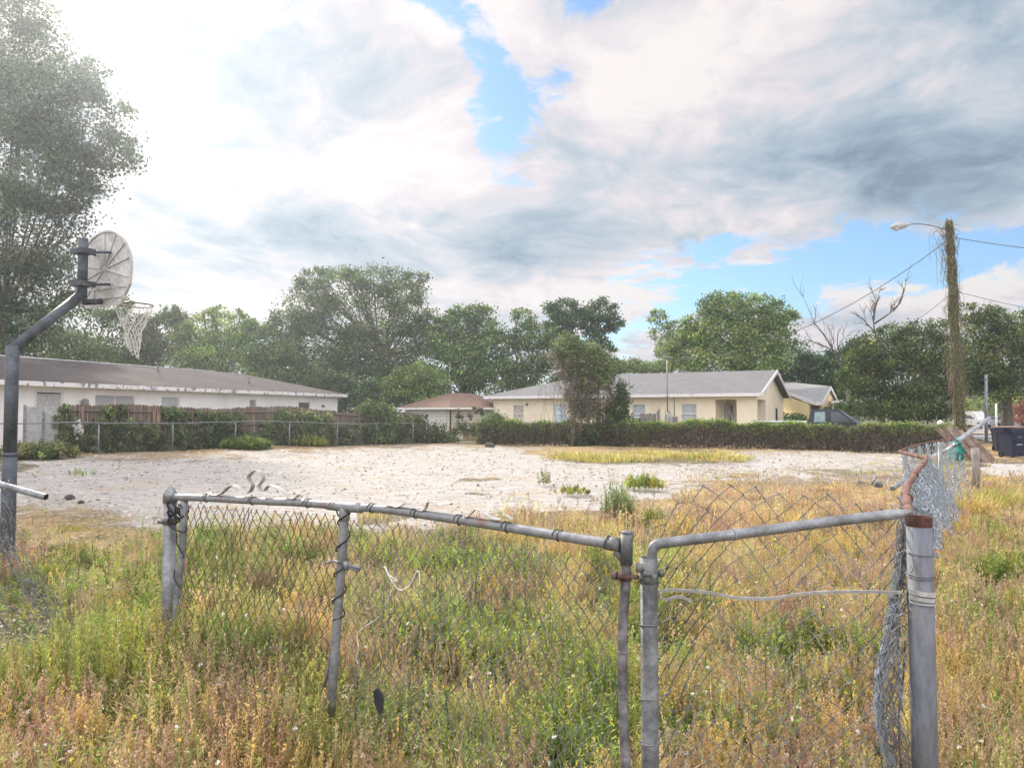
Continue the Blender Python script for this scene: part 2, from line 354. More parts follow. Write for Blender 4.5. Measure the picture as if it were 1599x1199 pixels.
t.links.new(q.m('ADD', nB, q.m('MULTIPLY', nC, .6)), bp.inputs['Height']); t.links.new(bp.outputs[0], b.inputs['Normal'])
tag(mb.build('ground', gm, tint=True, smooth_=True), 'sandy cleared lot with dry grass round its edges', 'ground', kind='structure')

def sheet(name, poly, z, m, label, cat):
    n = len(poly); mb = MB(); mb.add([(x, y, float(gz(x, y))+z) for x, y in poly], [list(range(n))]) if n == 4 else None
    return tag(mb.build(name, m), label, cat, kind='structure')
ASPH = mat('asphalt', (.26,.265,.27), .9, 0, .15, 3, .3, 120)
VERGE = mat('verge', (.50,.43,.33), .95, 0, .2, 2, .3, 50)
def gq(*p): return [tuple(Gp(u, v))[:2] for u, v in p]
sheet('road', [(21.0,26.5),(32,25.5),(46,63.5),(35.5,63.5)], .06, ASPH, 'grey asphalt side road running away past the bins', 'road')
sheet('cross_street', [(26,64),(120,46),(126,54),(29,73)], .10, ASPH, 'grey cross street at the far end of the side road', 'road')
sheet('sandy_verge', [(30,57),(60,50),(62,54),(31.5,61.5)], .14, VERGE, 'pale sandy verge before the far cross street', 'verge')

# ------------------------------------------------------------------ ground cover
def scatter(n, umin, umax, ymin, ymax, pw=1.0):
    """random spots inside a wedge of ground, thinning out with distance"""
    r_ = rng.random(n); y = ymin*(ymax/ymin)**(r_**pw); u = rng.uniform(umin, umax, n); return (u-W0/2)/F*y, y
def cscatter(n, umin, umax, ymin, ymax, pw, per, rad):
    """spots gathered into clumps: returns x, y and the clump each belongs to"""
    m = max(1, n//per); cx, cy = scatter(m, umin, umax, ymin, ymax, pw); w_ = rng.gamma(1.3, 1, m); ci = rng.choice(m, n, p=w_/w_.sum())
    rr = rad*(.6+cy[ci]*.14)*rng.gamma(2, .5, n); a = rng.uniform(0, 6.28, n); y = cy[ci]+rr*np.sin(a); x = cx[ci]+rr*np.cos(a)
    return x, np.maximum(y, ymin*.97), ci, cx, cy
def ccol(ci, cx, cy, n, dry, fresh, dp, fp, bias=1.0, off=0.):
    """one colour per clump, dried or fresh by place"""
    m = len(cx); gd = np.clip(golden(cx, cy)*bias+off, 0, 1); c = np.where((rng.random(m) < gd)[:, None], pick(m, dry, dp, .16, .05), pick(m, fresh, fp, .2, .06))
    return np.clip(c[ci]*np.exp(rng.normal(0, .13, (n, 1))), .005, .9), gd[ci]
def p3(x, y): return np.stack([x, y, gz(x, y)], 1)
PINK, TAN, GOLD = (.43,.295,.20), (.50,.39,.21), (.57,.43,.15)
GRN, DGRN, YGRN, OLV = (.19,.26,.045), (.085,.125,.03), (.39,.40,.085), (.23,.235,.08)
def pick(n, cols, pr, var=.22, hue=.08):
    c = np.array(cols)[rng.choice(len(cols), n, p=np.array(pr)/sum(pr))]
    return np.clip(c*np.exp(rng.normal(0, var, (n, 1)))*(1+rng.normal(0, hue, (n, 3))), .005, .9)
def golden(x, y):
    """0 green .. 1 dried, by place"""
    u, v = uv_of(x, y); a = vnoise(x, y, .6, 21)*.55+vnoise(x, y, .3, 22)*.35+vnoise(x, y, 3, 23)*.3-.1
    k = -.02 + np.where(u > 1040, np.where(v < 1020, .32, .04), 0) - np.where((u > 540) & (u < 1050) & (v > 960), .14, 0) - np.where((u < 240) & (v < 960), .30, 0) - np.where((u < 1000) & (v > 1060), .20, 0)
    k = k + np.where((u > 280) & (u < 720) & (v > 900) & (v < 1120), .12, 0) + np.where((u > 420) & (u < 1000) & (v > 840) & (v < 930), .04, 0) + np.where((u > 850) & (v > 770) & (v < 820), .25, 0)
    k = k + np.where((u > 1420) & (v > 820), -.14, 0)
    return np.clip((a-.34)*2.3+.34+k, 0, 1)
def tallness(x, y):
    u, v = uv_of(x, y); s, st_, gr, br, _, _ = zones(x, y)
    t_ = np.where(v < 735, .35, np.where(v < 800, .55, 1.0))*np.where((u < 230) & (v < 940), .6, 1)
    t_ = t_*np.where((u > 840) & (v < 812), .75, 1)*np.where((u > 250) & (u < 620) & (v > 930), 1.2, 1)
    return t_*(1-s*.96)*(1-br*.93)*(.30+1.4*vnoise(x, y, .45, 31))*np.where((u < 260) & (v < 862), .3, 1)*np.where((u > 860) & (u < 1060) & (v < 815), .5, 1), s, br
# short grass and blades
mb = MB()
for n, u0, u1, y0, y1, hh, ww, pw in ((85000, -120, 1720, 2.45, 9.2, .155, .0040, .85), (60000, -100, 1700, 8.5, 22, .16, .008, .9), (22000, 800, 1750, 14, 36, .14, .016, .8)):
    x, y, ci, cx, cy = cscatter(n, u0, u1, y0, y1, pw, 34, .075); T_, s, br = tallness(x, y); c, gd = ccol(ci, cx, cy, n, (PINK, TAN, GOLD), (GRN, DGRN, YGRN, OLV), (.5, 1.6, 1.5), (1.6, .8, 2.2, 1.6), 1.0, .12)
    ch = rng.lognormal(0, .28, len(cx))[ci]; k = rng.random(n) < np.clip(T_*1.4, 0, 1); x, y, T_, gd, c = x[k], y[k], (T_*ch)[k], gd[k], c[k]; n = len(x)
    h = np.minimum(hh*T_*rng.lognormal(0, .3, n), hh*1.9)+.02
    mb.blades(p3(x, y), rng.uniform(0, 6.28, n), h, ww*rng.uniform(.6, 1.5, n)*(1+y*.02), rng.uniform(.1, 1.0, n), c)
tag(mb.build('wild_grass', GRASSM, tint=True), 'green and yellowing grass all over the rough ground', 'grass', kind='stuff')
mb = MB(); x, y, ci, cx, cy = cscatter(30000, -100, 1700, 2.45, 9.5, .9, 60, .12); T_, s, br = tallness(x, y); k = rng.random(len(x)) < np.clip(T_, 0, 1); x, y = x[k], y[k]; n = len(x)
mb.blades(p3(x, y)+[0, 0, .01], rng.uniform(0, 6.28, n), rng.uniform(.05, .12, n), rng.uniform(.003, .007, n), rng.uniform(1.2, 3.0, n), pick(n, ((.50,.42,.28), (.42,.33,.22), (.30,.24,.16), (.58,.50,.34)), (1, 1, 1, .6)), droop=.25)
tag(mb.build('thatch', GRASSM, tint=True), 'matted dead grass lying between the living weeds', 'dead grass', kind='stuff')
# seed stalks: a thin stem with a spike of small flat pods
def stalks(mb, x, y, h, nd, psz, c, spread=.018):
    n = len(x); base = p3(x, y); a = rng.uniform(0, 6.28, n); ln = rng.uniform(.02, .35, n)
    mb.blades(base, a, h, np.full(n, psz*.30), ln, c*.8, droop=.2)
    t_ = np.sort(rng.random((n, nd)), 1)*.62+.38
    hd = np.stack([np.cos(a), np.sin(a)], 1)
    c3 = np.empty((n, nd, 3)); c3[..., :2] = base[:, None, :2]+hd[:, None]*(ln*h)[:, None, None]*(t_**1.8)[..., None]
    c3[..., 2] = base[:, None, 2] + h[:, None]*(t_ - .2*ln[:, None]*t_*t_*.6)
    d = rv(n*nd); d[:, 2] = np.abs(d[:, 2])*.8+.75; d /= np.linalg.norm(d, axis=1, keepdims=True)
    off = rv(n*nd)*(spread*(1.25-t_.reshape(-1, 1)*.9)); cc = c3.reshape(-1, 3)+off*[1, 1, .5]
    L_ = psz*rng.uniform(.7, 1.6, n*nd); col = np.repeat(c, nd, 0)*np.exp(rng.normal(0, .14, (n*nd, 1)))
    mb.diamonds(cc, d, rv(n*nd), L_, L_*.42, np.clip(col, 0, .85))
mb = MB()
for n, u0, u1, y0, y1, hh, nd, ps, sprd in ((7600, -100, 1700, 2.5, 4.6, .23, 44, .0105, .016), (7600, -100, 1700, 4.4, 9.5, .22, 28, .016, .022), (4600, 780, 1750, 9, 20, .22, 12, .03, .034)):
    x, y, ci, cx, cy = cscatter(n, u0, u1, y0, y1, 1., 13, .07); T_, s, br = tallness(x, y); c, gd = ccol(ci, cx, cy, n, (PINK, TAN, GOLD, (.46,.30,.22)), (YGRN, GRN, OLV), (1.2, 1.4, 1, .7), (1.4, .7, 1.2), 1.5); k = rng.random(n) < np.clip(T_*(.25+gd*1.1), 0, 1)
    x, y, T_, c = x[k], y[k], T_[k], c[k]
    stalks(mb, x, y, hh*(.55+.6*T_)*np.minimum(rng.lognormal(0, .2, len(x)), 1.5), nd, ps, c, sprd)
tag(mb.build('seeding_weeds', GRASSM, tint=True), 'dry tan and pink seed stalks standing among green weeds', 'weeds', kind='stuff')
# leafy herbs
def herbs(mb, x, y, h, nl, ls, cols, pr, lift=.45, up=.5, z0=0., c=None):
    n = len(x); base = p3(x, y); base[:, 2] += z0; a = rng.uniform(0, 6.28, n); ln = rng.uniform(0, .35, n); c = pick(n, cols, pr, .2) if c is None else c
    mb.blades(base, a, h, np.full(n, ls*.10), ln, c*.75, droop=.2)
    t_ = rng.random((n, nl))**.8*.9+.1; la = rng.uniform(0, 6.28, (n, nl)); hd = np.stack([np.cos(a), np.sin(a)], 1)
    sz = ls*(1.15-.75*t_)*rng.uniform(.7, 1.3, (n, nl))
    c3 = np.empty((n, nl, 3)); c3[..., :2] = base[:, None, :2]+hd[:, None]*(ln*h)[:, None, None]*(t_**1.8)[..., None]; c3[..., 2] = base[:, None, 2]+h[:, None]*t_
    d = np.stack([np.cos(la), np.sin(la), up+lift*rng.normal(0, 1, (n, nl))], -1).reshape(-1, 3); d /= np.linalg.norm(d, axis=1, keepdims=True)
    cc = c3.reshape(-1, 3)+d*sz.reshape(-1, 1)*.5; nn = np.tile([0, 0, 1.], (n*nl, 1))+rv(n*nl)*.5
    mb.diamonds(cc, d, nn, sz.ravel(), sz.ravel()*.24, np.clip(np.repeat(c, nl, 0)*np.exp(rng.normal(0, .2, (n*nl, 1))), 0, .8))
mb = MB()
for n, u0, u1, y0, y1, hh, nl, ls in ((17500, -120, 1720, 2.4, 4.8, .20, 20, .05), (14500, -120, 1720, 4.6, 9.6, .20, 14, .08), (2600, 780, 1750, 9, 22, .17, 9, .11)):
    x, y, ci, cx, cy = cscatter(n, u0, u1, y0, y1, 1., 9, .08); T_, s, br = tallness(x, y); c, gd = ccol(ci, cx, cy, n, (OLV, TAN), (GRN, YGRN, DGRN, (.30,.40,.08)), (1, .4), (2.2, 1.2, 1.1, 1.8), .5); k = rng.random(n) < np.clip(T_*(1.15-gd*2.2), 0, 1)
    x, y, T_, c = x[k], y[k], T_[k], c[k]
    herbs(mb, x, y, hh*(.35+.75*T_)*rng.lognormal(0, .3, len(x)), nl, ls, None, None, c=c)
x, y, ci, cx, cy = cscatter(3400, -100, 1700, 2.5, 7.5, .9, 6, .09); T_, s, br = tallness(x, y); c, gd = ccol(ci, cx, cy, len(x), (YGRN, OLV), ((.15,.23,.05), (.22,.33,.07), (.10,.16,.045)), (1, 1), (1, 1, 1), .5); k = rng.random(len(x)) < np.clip(T_*(1.1-gd), 0, 1); x, y, T_, c = x[k], y[k], T_[k], c[k]
herbs(mb, x, y, .13*(.5+.6*T_)*rng.lognormal(0, .25, len(x)), 9, .085, None, None, .25, .35, c=c)
tag(mb.build('leafy_weeds', GRASSM, tint=True), 'low green leafy weeds filling the foreground', 'weeds', kind='stuff')
# straw lying flat, twigs and litter chips
mb = MB()
x, y = scatter(26000, -100, 1700, 3.2, 34); s, stw, gr, br, u, v = zones(x, y); k = rng.random(len(x)) < np.clip(stw*1.0 + br*.7 + .06 + s*.10, 0, 1); x, y = x[k], y[k]; n = len(x)
a = rng.uniform(0, 6.28, n); d = np.stack([np.cos(a), np.sin(a), rng.uniform(-.05, .25, n)], 1); c = p3(x, y); c[:, 2] += .012+rng.random(n)*.02
L_ = rng.uniform(.05, .16, n)*(.7+y*.06); mb.diamonds(c, d, np.tile([0, 0, 1.], (n, 1))+rv(n)*.3, L_, .004+y*.0011, pick(n, ((.58,.46,.28), (.55,.42,.28), (.30,.2,.12)), (2, 2, 1)))
tag(mb.build('straw', GRASSM, tint=True), 'dry straw lying on the bare patches and along the sand edge', 'straw', kind='stuff')
mb = MB()
x, y = scatter(8500, -100, 1300, 8, 36, .8); s, stw, gr, br, u, v = zones(x, y); k = s > .5; x, y = x[k], y[k]; n = len(x)
a = rng.uniform(-.5, .5, n)+(rng.random(n) < .3)*1.2; d = np.stack([np.cos(a), np.sin(a), rng.uniform(0, .3, n)], 1); c = p3(x, y); c[:, 2] += .0
L_ = rng.uniform(.02, .08, n)*(.6+y*.035); mb.diamonds(c, d, np.tile([0, -.8, .7], (n, 1))+rv(n)*.4, L_, L_*rng.uniform(.15, .5, n), pick(n, ((.12,.09,.07), (.66,.63,.58), (.26,.20,.15), (.42,.36,.3)), (1.6, 1.4, 1.8, 1.6)))
tag(mb.build('ground_litter', GRASSM, tint=True), 'dark twigs and pale chips strewn over the cleared sand', 'litter', kind='stuff')
# small white and yellow wild flowers
mb = MB(); x, y = scatter(650, -50, 1650, 2.6, 8.5); T_, s, br = tallness(x, y); k = (s < .5) & (rng.random(len(x)) < .4); x, y, T_ = x[k], y[k], T_[k]; n = len(x)
c0 = p3(x, y); c0[:, 2] += .2*T_+.05
cc = np.repeat(c0, 5, 0)+rv(n*5)*.007; d = rv(n*5); mb.diamonds(cc, d, rv(n*5), .016, .011, np.repeat(pick(n, ((.85,.84,.78), (.80,.60,.08)), (3, 1), .08), 5, 0))
tag(mb.build('wildflowers', GRASSM, tint=True), 'tiny white and yellow flowers scattered among the weeds', 'flowers', kind='stuff')

# individual bushy clumps that stand out
def clump(label, u, v, rad, h, n, kind, cols, pr, cat='weed clump', name='weed_clump', tall=1.0):
    b0 = Gp(u, v); mb = MB(); a = rng.uniform(0, 6.28, n); r_ = rad*np.sqrt(rng.random(n)); x = b0.x+r_*np.cos(a); y = b0.y+r_*np.sin(a)*.8
    hh = h*(1-.5*(r_/rad)**2)*rng.lognormal(0, .15, n)
    if kind == 'fluff': herbs(mb, x, y, hh, 42, .038*tall, cols, pr, .35, 1.1)
    elif kind == 'leaf': herbs(mb, x, y, hh, 22, .09*tall, cols, pr, .4, .5)
    elif kind == 'blade': mb.blades(p3(x, y), a, hh, rng.uniform(.005, .010, n)*tall*(1+b0.y*.05), rng.uniform(.15, .8, n), pick(n, cols, pr), .5)
    o = mb.build(name, GRASSM, tint=True, loc=tuple(b0)); return tag(o, label, cat)
clump('wide feathery yellow-green weed clump in front of the left gate post', 185, 1060, .62, .40, 420, 'fluff', (YGRN, (.33,.34,.10), GRN, (.42,.33,.14)), (2, 2, 1, 1))
clump('tall feathery green weed clump seen through the left half of the gate', 400, 925, .55, .40, 260, 'fluff', (GRN, (.25,.30,.08), DGRN), (2, 2, 1))
clump('low green weed clump at the sand edge beside the left gate post', 335, 868, .55, .25, 150, 'leaf', (GRN, (.22,.3,.07)), (1, 1))
clump('bright green weed clump just behind the foot of the left gate post', 300, 965, .42, .30, 150, 'leaf', ((.22,.34,.07), GRN), (1, 1))
clump('green grassy clump on the sand edge behind the gate', 700, 852, .6, .22, 260, 'blade', (GRN, YGRN, OLV), (1, 1, 1))
clump('lone tall feathery weed on the sand behind the gate pole', 962, 812, .26, .62, 90, 'fluff', ((.25,.33,.10), (.2,.27,.09)), (1, 1), tall=1.7)
clump('round green weed tuft in the middle of the far sand', 1003, 764, .45, .36, 60, 'fluff', (YGRN, GRN), (1, 1), tall=2.6)
clump('small sparse weed left of the round green tuft on the sand', 846, 757, .2, .40, 9, 'leaf', (GRN, OLV), (1, 1), tall=1.3)
clump('short weed tuft between the two taller weeds on the sand', 893, 771, .35, .18, 26, 'fluff', (YGRN, OLV), (1, 1), tall=2.2)
clump('short spiky green blades alone on the left of the sand', 130, 742, .4, .22, 22, 'blade', ((.25,.36,.12),), (1,), tall=2.5)
clump('dark spreading sword-leaved plant behind the right mesh panel', 1245, 1118, .10, .42, 60, 'blade', ((.07,.13,.03), (.11,.19,.05)), (1, 1), 'plant', 'sword_leaf_plant', 1.0)
clump('tall yellow-green grass clump at the foot of the wooden post', 1552, 790, .7, .42, 420, 'blade', ((.34,.36,.08), YGRN, (.42,.36,.12)), (1, 1, 1))
clump('golden grass clump beside the collapsed wire fence', 1500, 800, .6, .42, 380, 'blade', ((.55,.40,.14), (.48,.40,.14), YGRN), (2, 1, 1))
clump('leafy green weed clump at the far right edge of the rough grass', 1590, 905, .45, .3, 150, 'leaf', (GRN, OLV, YGRN), (1, 1, 1))
clump('yellowed upright weed in the left foreground', 262, 1165, .09, .30, 14, 'leaf', ((.50,.42,.10), (.4,.38,.1)), (1, 1), tall=.6)
for (lb, u, v) in (('yellow grass tuft on the far strip before the vine tree', 905, 716), ('taller straw-coloured tuft on the far strip below the vine column', 1020, 712), ('green tuft at the right end of the far grass strip', 1110, 716), ('yellow-green grass tuft in the middle of the far strip', 960, 719)):
    clump(lb, u, v, 1.5, .30, 620, 'blade', ((.50,.42,.14), (.40,.42,.12), (.58,.45,.2)), (1, 1.2, 1), name='grass_tuft', cat='grass tuft', tall=2)
for (lb, u, v, col) in (('low green shrub at the foot of the fence near its middle', 385, 700, GRN), ('yellow-green shrub low along the chain link fence', 480, 695.5, YGRN), ('pale shrub right of the yellow-green one by the chain link fence', 515, 694, (.28,.27,.1)),
                        ('round green shrub before the fence right of its leaning post', 565, 691.5, GRN), ('green weeds at the foot of the fence by the round tall shrub', 610, 689.5, (.2,.28,.08)), ('low weeds before the brown roofed garage', 690, 690, (.2,.25,.08)),
                        ('pale weeds before the grey fence panel', 50, 715.5, (.33,.32,.17)), ('greenish weeds right of the grey fence panel', 75, 714, (.28,.30,.14)), ('green weeds at the garage fence corner', 660, 688.5, (.17,.22,.07))):
    clump(lb, u, v, 1.0, .50, 190, 'leaf', (col, (.14,.19,.06), DGRN), (2, 1, 1), 'shrub', 'low_shrub', 2.3)
# ------------------------------------------------------------------ trees
G1, G2, G3, G4 = (.15,.22,.07), (.085,.145,.045), (.25,.34,.09), (.06,.105,.04)
def tree(name, label, base, lobes, depth, n, ls, cols, pr, trunk=.25, cat='tree', group=None, bark=None, limb=1., dens=70, airy=.0, trunk_to=None, flat=.62):
    """lobes: (u, v, ru, rv) outlines of foliage masses at the tree's distance"""
    n = int(n*1.55); ls = ls*.82; dens = int(dens*1.15); k = depth/F; b0 = Vector(base); t0 = thing(name, label, cat, b0, group)
    for (u, v, ru, rv_) in list(lobes):
        for _ in range(3):
            a = rng.uniform(-.4, math.pi+.4); q_ = rng.uniform(.9, 1.15); lobes = lobes+[(u+ru*q_*math.cos(a), v-rv_*q_*math.sin(a), ru*rng.uniform(.14, .42), rv_*rng.uniform(.14, .42))]
    L3 = []
    for (u, v, ru, rv_) in lobes:
        c = U(u, v, depth+rng.uniform(-.3, .3)*ru*k); L3.append((np.array(c), ru*k, rv_*k))
    area = sum(a*b for _, a, b in L3); mb = MB(); tw = MB()
    trk = np.array(b0); top = np.mean([c for c, _, _ in L3], axis=0)*[1, 1, 0] + [0, 0, min(c[2]-b_*.3 for c, _, b_ in L3)]
    if trunk_to is not None: top = np.array(U(*trunk_to, depth))
    top[2] = max(top[2], trk[2]+1.0)
    tw.tubes(bez([trk, trk*.5+top*.5+rng.normal(0, trunk*.5, 3)*[1, 1, 0], top], 9), np.linspace(trunk*1.15, trunk*.6, 9), 8)
    for c, a, bb in L3:
        m = max(9, int(dens*a*bb/area*len(L3)**.5)); cl = rv(m)*(rng.uniform(.35, 1.0, (m, 1))**.45)
        cl[:, 2] = np.where(cl[:, 2] < -.5, cl[:, 2]*.75, cl[:, 2]); cc = c+cl*[a, a*flat+.3, bb]
        for j in range(0, m, max(1, m//(3 if a*bb > 1.5 else 1))):
            if rng.random() > limb: continue
            s_ = top+(trk-top)*rng.uniform(0, .35); mid = s_*.45+cc[j]*.55+rng.normal(0, .25, 3); r0 = trunk*.16*rng.uniform(.4, 1)
            tw.tubes(bez([s_, mid, cc[j]], 7), np.linspace(r0, .02+ls*.05, 7), 5)
        nl = max(60, int(n*a*bb/area)); w_ = rng.gamma(1.1, 1, m); ci = rng.choice(m, nl, p=w_/w_.sum())
        cr_ = (.09+.10*rng.random(m))*math.sqrt(a*bb)*(1-airy*.25)+ls*.7
        p = cc[ci]+rng.normal(0, 1, (nl, 3))*cr_[ci][:, None]*[1, 1, .62]
        ccol = pick(m, cols, pr, .28, .07)[ci]*np.exp(rng.normal(0, .25, (nl, 1)))
        d = rv(nl); d[:, 2] -= .25; d /= np.linalg.norm(d, axis=1, keepdims=True); L_ = ls*rng.uniform(.6, 1.5, nl)
        mb.diamonds(p, d, rv(nl), L_, L_*.55, np.clip(ccol, .004, .8))
    mb.build('crown', LEAF, t0, tint=True); tw.build('trunk', bark or BARK, t0, smooth_=True); return t0
def gb(u, y): x = (u-W0/2)/F*y; return (x, y, float(gz(x, y))-.05)
tree('oak_tree', 'huge tree filling the left edge of the sky behind the hoop', gb(-10, 44),
     [(-60,60,150,110),(40,150,100,80),(110,210,80,60),(160,235,58,34),(-20,260,150,90),(90,290,80,50),(30,370,110,70),(-60,420,130,90),(60,450,85,60),(30,20,55,40),(-120,200,140,140),(20,520,90,50),(110,130,45,40),(-60,520,120,60)],
     44, 88000, .23, ((.11,.15,.08), (.075,.11,.06), (.15,.19,.10)), (1, 1, 1), .55, limb=.28, dens=150, trunk_to=(10, 470))
tree('background_tree', 'bushy tree rising over the left end of the long roof', gb(140, 60), [(130,510,60,50),(90,540,50,40),(170,480,30,22),(150,560,60,40)], 60, 7000, .26, (G1, G2), (1, 1), .25, dens=60)
tree('background_tree', 'tree with thin tops behind the basketball net', gb(235, 62), [(250,530,55,38),(205,545,50,36),(270,497,22,15),(230,505,16,12)], 62, 7000, .26, (G1, (.15,.16,.09)), (1, 1), .25, dens=60, airy=.5)
tree('background_tree', 'feathery tree right of the net with tufted tops', gb(345, 60), [(340,535,60,40),(345,488,12,9),(368,493,13,8),(318,497,16,12),(395,520,28,18),(360,515,34,20),(300,530,30,30),(345,560,80,30)], 60, 8500, .24, (G1, G3), (1, 1), .2, dens=60, airy=.6)
tree('background_tree', 'low leafy tree between the net trees and the giant oak', gb(420, 61), [(415,545,40,42),(440,570,40,40),(405,515,18,12)], 61, 5000, .26, (G1, G2), (1, 1), .2, dens=50)
tree('oak_tree', 'giant spreading oak towering behind the end of the long roof', gb(590, 62),
     [(478,482,45,38),(484,440,15,18),(530,452,50,30),(590,440,46,24),(625,455,38,32),(560,500,80,42),(640,500,34,36),(500,545,70,38),(590,560,85,44),(450,515,26,34),(540,600,70,34),(612,600,60,40),(470,585,45,38),(680,505,28,22),(660,540,30,26)],
     62, 36000, .25, (G1, (.10,.145,.055), (.16,.2,.08)), (1, 1.2, .8), .6, dens=190, trunk_to=(600, 540))
tree('background_tree', 'round bright green bush tree in front of the giant oak', gb(650, 54), [(650,590,34,20),(625,605,24,18),(675,600,28,18),(650,620,40,18)], 54, 5500, .22, ((.20,.28,.07), (.13,.2,.05)), (1.3, 1), .18, dens=55)
tree('background_tree', 'dark dense tree standing right of the giant oak', gb(735, 60), [(735,510,42,30),(700,540,34,40),(760,530,34,36),(730,570,52,42),(700,600,50,34),(770,590,40,40),(720,492,16,12),(745,488,14,10)], 60, 15000, .25, (G1, G2, G3), (1, 1, .6), .4, dens=110)
tree('background_tree', 'narrow tree left of the two dark round topped ones', gb(825, 58), [(820,500,16,18),(830,530,26,26),(815,560,34,30),(850,560,26,26),(800,590,36,26),(840,600,50,28)], 58, 8500, .24, (G1, G2, (.17,.19,.07)), (1, 1, .6), .25, dens=70)
tree('background_tree', 'dark tree with a rounded top above the vine covered tree', gb(878, 60), [(876,486,26,17),(872,510,22,16),(890,500,18,14),(880,540,24,20)], 60, 5200, .24, (G4, G2), (1, 1), .22, dens=45, trunk_to=(880, 540))
tree('background_tree', 'dark leaning tree top standing alone against blue sky', gb(930, 60), [(937,488,26,17),(950,505,20,16),(918,505,14,14),(925,530,18,17),(940,548,18,12),(925,565,26,16)], 60, 5600, .24, (G4, G2), (1, 1), .22, dens=48, trunk_to=(922, 530))
tree('background_tree', 'low far tree line over the middle of the tan roof', gb(985, 75), [(985,574,30,10),(1010,577,30,9),(955,575,20,12),(1035,572,18,12)], 75, 4200, .28, (G1, G3, (.2,.22,.1)), (1, 1, .6), .2, dens=40)
tree('background_tree', 'slim airy tree left of the bright green tree', gb(1045, 60), [(1028,498,15,12),(1033,520,18,14),(1048,512,12,10),(1050,545,20,18),(1070,530,18,12)], 60, 2300, .20, (G3, (.2,.25,.12)), (1, 1), .14, dens=45, airy=1, trunk_to=(1050, 560))
tree('background_tree', 'big bright green tree behind the right half of the tan roof', gb(1130, 58),
     [(1115,480,22,18),(1140,485,30,22),(1175,478,30,20),(1210,490,30,20),(1095,520,30,28),(1140,530,50,38),(1075,555,34,28),(1190,525,40,30),(1230,510,18,18),(1110,565,60,26),(1180,560,50,26)],
     58, 24000, .24, (G3, (.15,.21,.06), G1, (.24,.28,.08)), (1.2, 1, 1, .5), .4, dens=150, trunk_to=(1165, 530))
tree('background_tree', 'dark tree behind the gable end of the tan house', gb(1240, 64), [(1240,560,34,24),(1215,580,30,24),(1270,575,30,22),(1250,600,50,24),(1300,590,34,30)], 64, 9000, .27, (G2, G4), (1, 1), .3, dens=70)
tree('background_tree', 'dark scrubby tree behind the yellow house', gb(1325, 62), [(1320,560,26,20),(1330,600,34,30),(1345,545,22,16),(1300,625,30,14)], 62, 6000, .26, (G2, G4), (1, 1), .25, dens=60)
tree('roadside_tree', 'tall dark green thicket tree between the truck and the utility pole', gb(1400, 43),
     [(1345,590,30,40),(1385,560,46,38),(1440,545,44,34),(1420,590,60,44),(1360,630,38,24),(1440,635,56,28),(1400,520,26,14),(1470,520,22,20),(1475,580,34,40),(1385,640,60,20)],
     43, 27000, .17, ((.10,.14,.04), (.065,.10,.03), (.17,.20,.05)), (1.2, 1.2, .6), .3, dens=190)
tree('roadside_tree', 'dark green tree right of the utility pole over the road', gb(1570, 46),
     [(1530,490,26,18),(1545,520,44,32),(1590,530,44,36),(1560,570,60,34),(1640,540,60,50),(1600,590,60,26),(1520,560,30,34),(1570,610,66,16),(1515,600,22,22)],
     46, 22000, .18, ((.10,.14,.04), (.065,.10,.03), (.17,.20,.05)), (1.2, 1, .6), .35, dens=170, trunk_to=(1570, 600))
tree('far_tree', 'sunlit yellow-green foliage low behind the far parked cars', gb(1545, 95), [(1510,640,20,16),(1550,636,24,18),(1585,630,26,20),(1530,655,40,10),(1630,640,30,22)], 95, 7000, .34, ((.42,.46,.10), (.22,.28,.06), G1), (1.3, 1, 1), .2, dens=60)  # the sunlit look is put into the brighter yellow leaf tint
tree('far_tree', 'dim dark tree mass beyond the end of the road', gb(1590, 120), [(1480,625,60,30),(1560,620,60,30),(1660,620,70,40),(1400,630,50,25)], 120, 6000, .6, (G2, G4), (1, 1), .3, dens=60)
tree('red_shrub', 'reddish leaved shrub beside the far parked car', gb(1592, 60), [(1592,650,22,13),(1605,636,16,10)], 60, 2600, .17, ((.36,.16,.10), (.28,.13,.08)), (1, 1), .08, 'shrub', dens=40)
tree('undergrowth', 'dark low undergrowth filling the gap between the white house and the garage', gb(570, 57), [(545,615,30,24),(580,622,40,22),(525,600,24,18),(620,625,36,20),(560,640,40,16),(500,600,26,18)], 57, 9000, .22, (G2, G4, G1), (1, 1, .7), .15, 'bushes', dens=90)
tree('undergrowth', 'dark low bushes just above the middle of the long dark roof', gb(330, 66), [(200,560,50,16),(280,570,50,18),(360,575,50,20),(440,585,50,22),(120,556,50,14),(480,600,30,20)], 66, 9000, .26, (G2, G1), (1, 1), .15, 'bushes', dens=90)
# bare trees
def bare(label, base, spec, depth, r0=.12):
    t0 = thing('bare_tree', label, 'tree', base); mb = MB()
    def br(a, b, r, lv):
        pts = bez([a, (a+b)/2+rng.normal(0, .12, 3)*np.linalg.norm(b-a)*.5, b], 7); mb.tubes(pts, np.linspace(r, r*.45, 7), 5)
        if lv <= 0: return
        for _ in range(3 if lv > 1 else 4):
            i = rng.integers(2, 7); d = (b-a)*rng.uniform(.35, .6); d = d+rv(1)[0]*np.linalg.norm(d)*.75; d[2] += .12*np.linalg.norm(d)
            br(pts[i], pts[i]+d, max(.018, r*.42), lv-1)
    for path, r in spec:
        P_ = [np.array(U(u, v, depth)) for u, v in path]
        for a, b in zip(P_[:-1], P_[1:]): br(a, b, r, 2)
    mb.build('branches', BARK, t0); tk = MB(); p0 = np.array(base); p1 = np.array(U(*spec[0][0][0], depth)); tk.tubes(bez([p0, (p0+p1)/2, p1], 8), np.linspace(r0*1.8, r0, 8), 7); tk.build('trunk', BARKG, t0); return t0
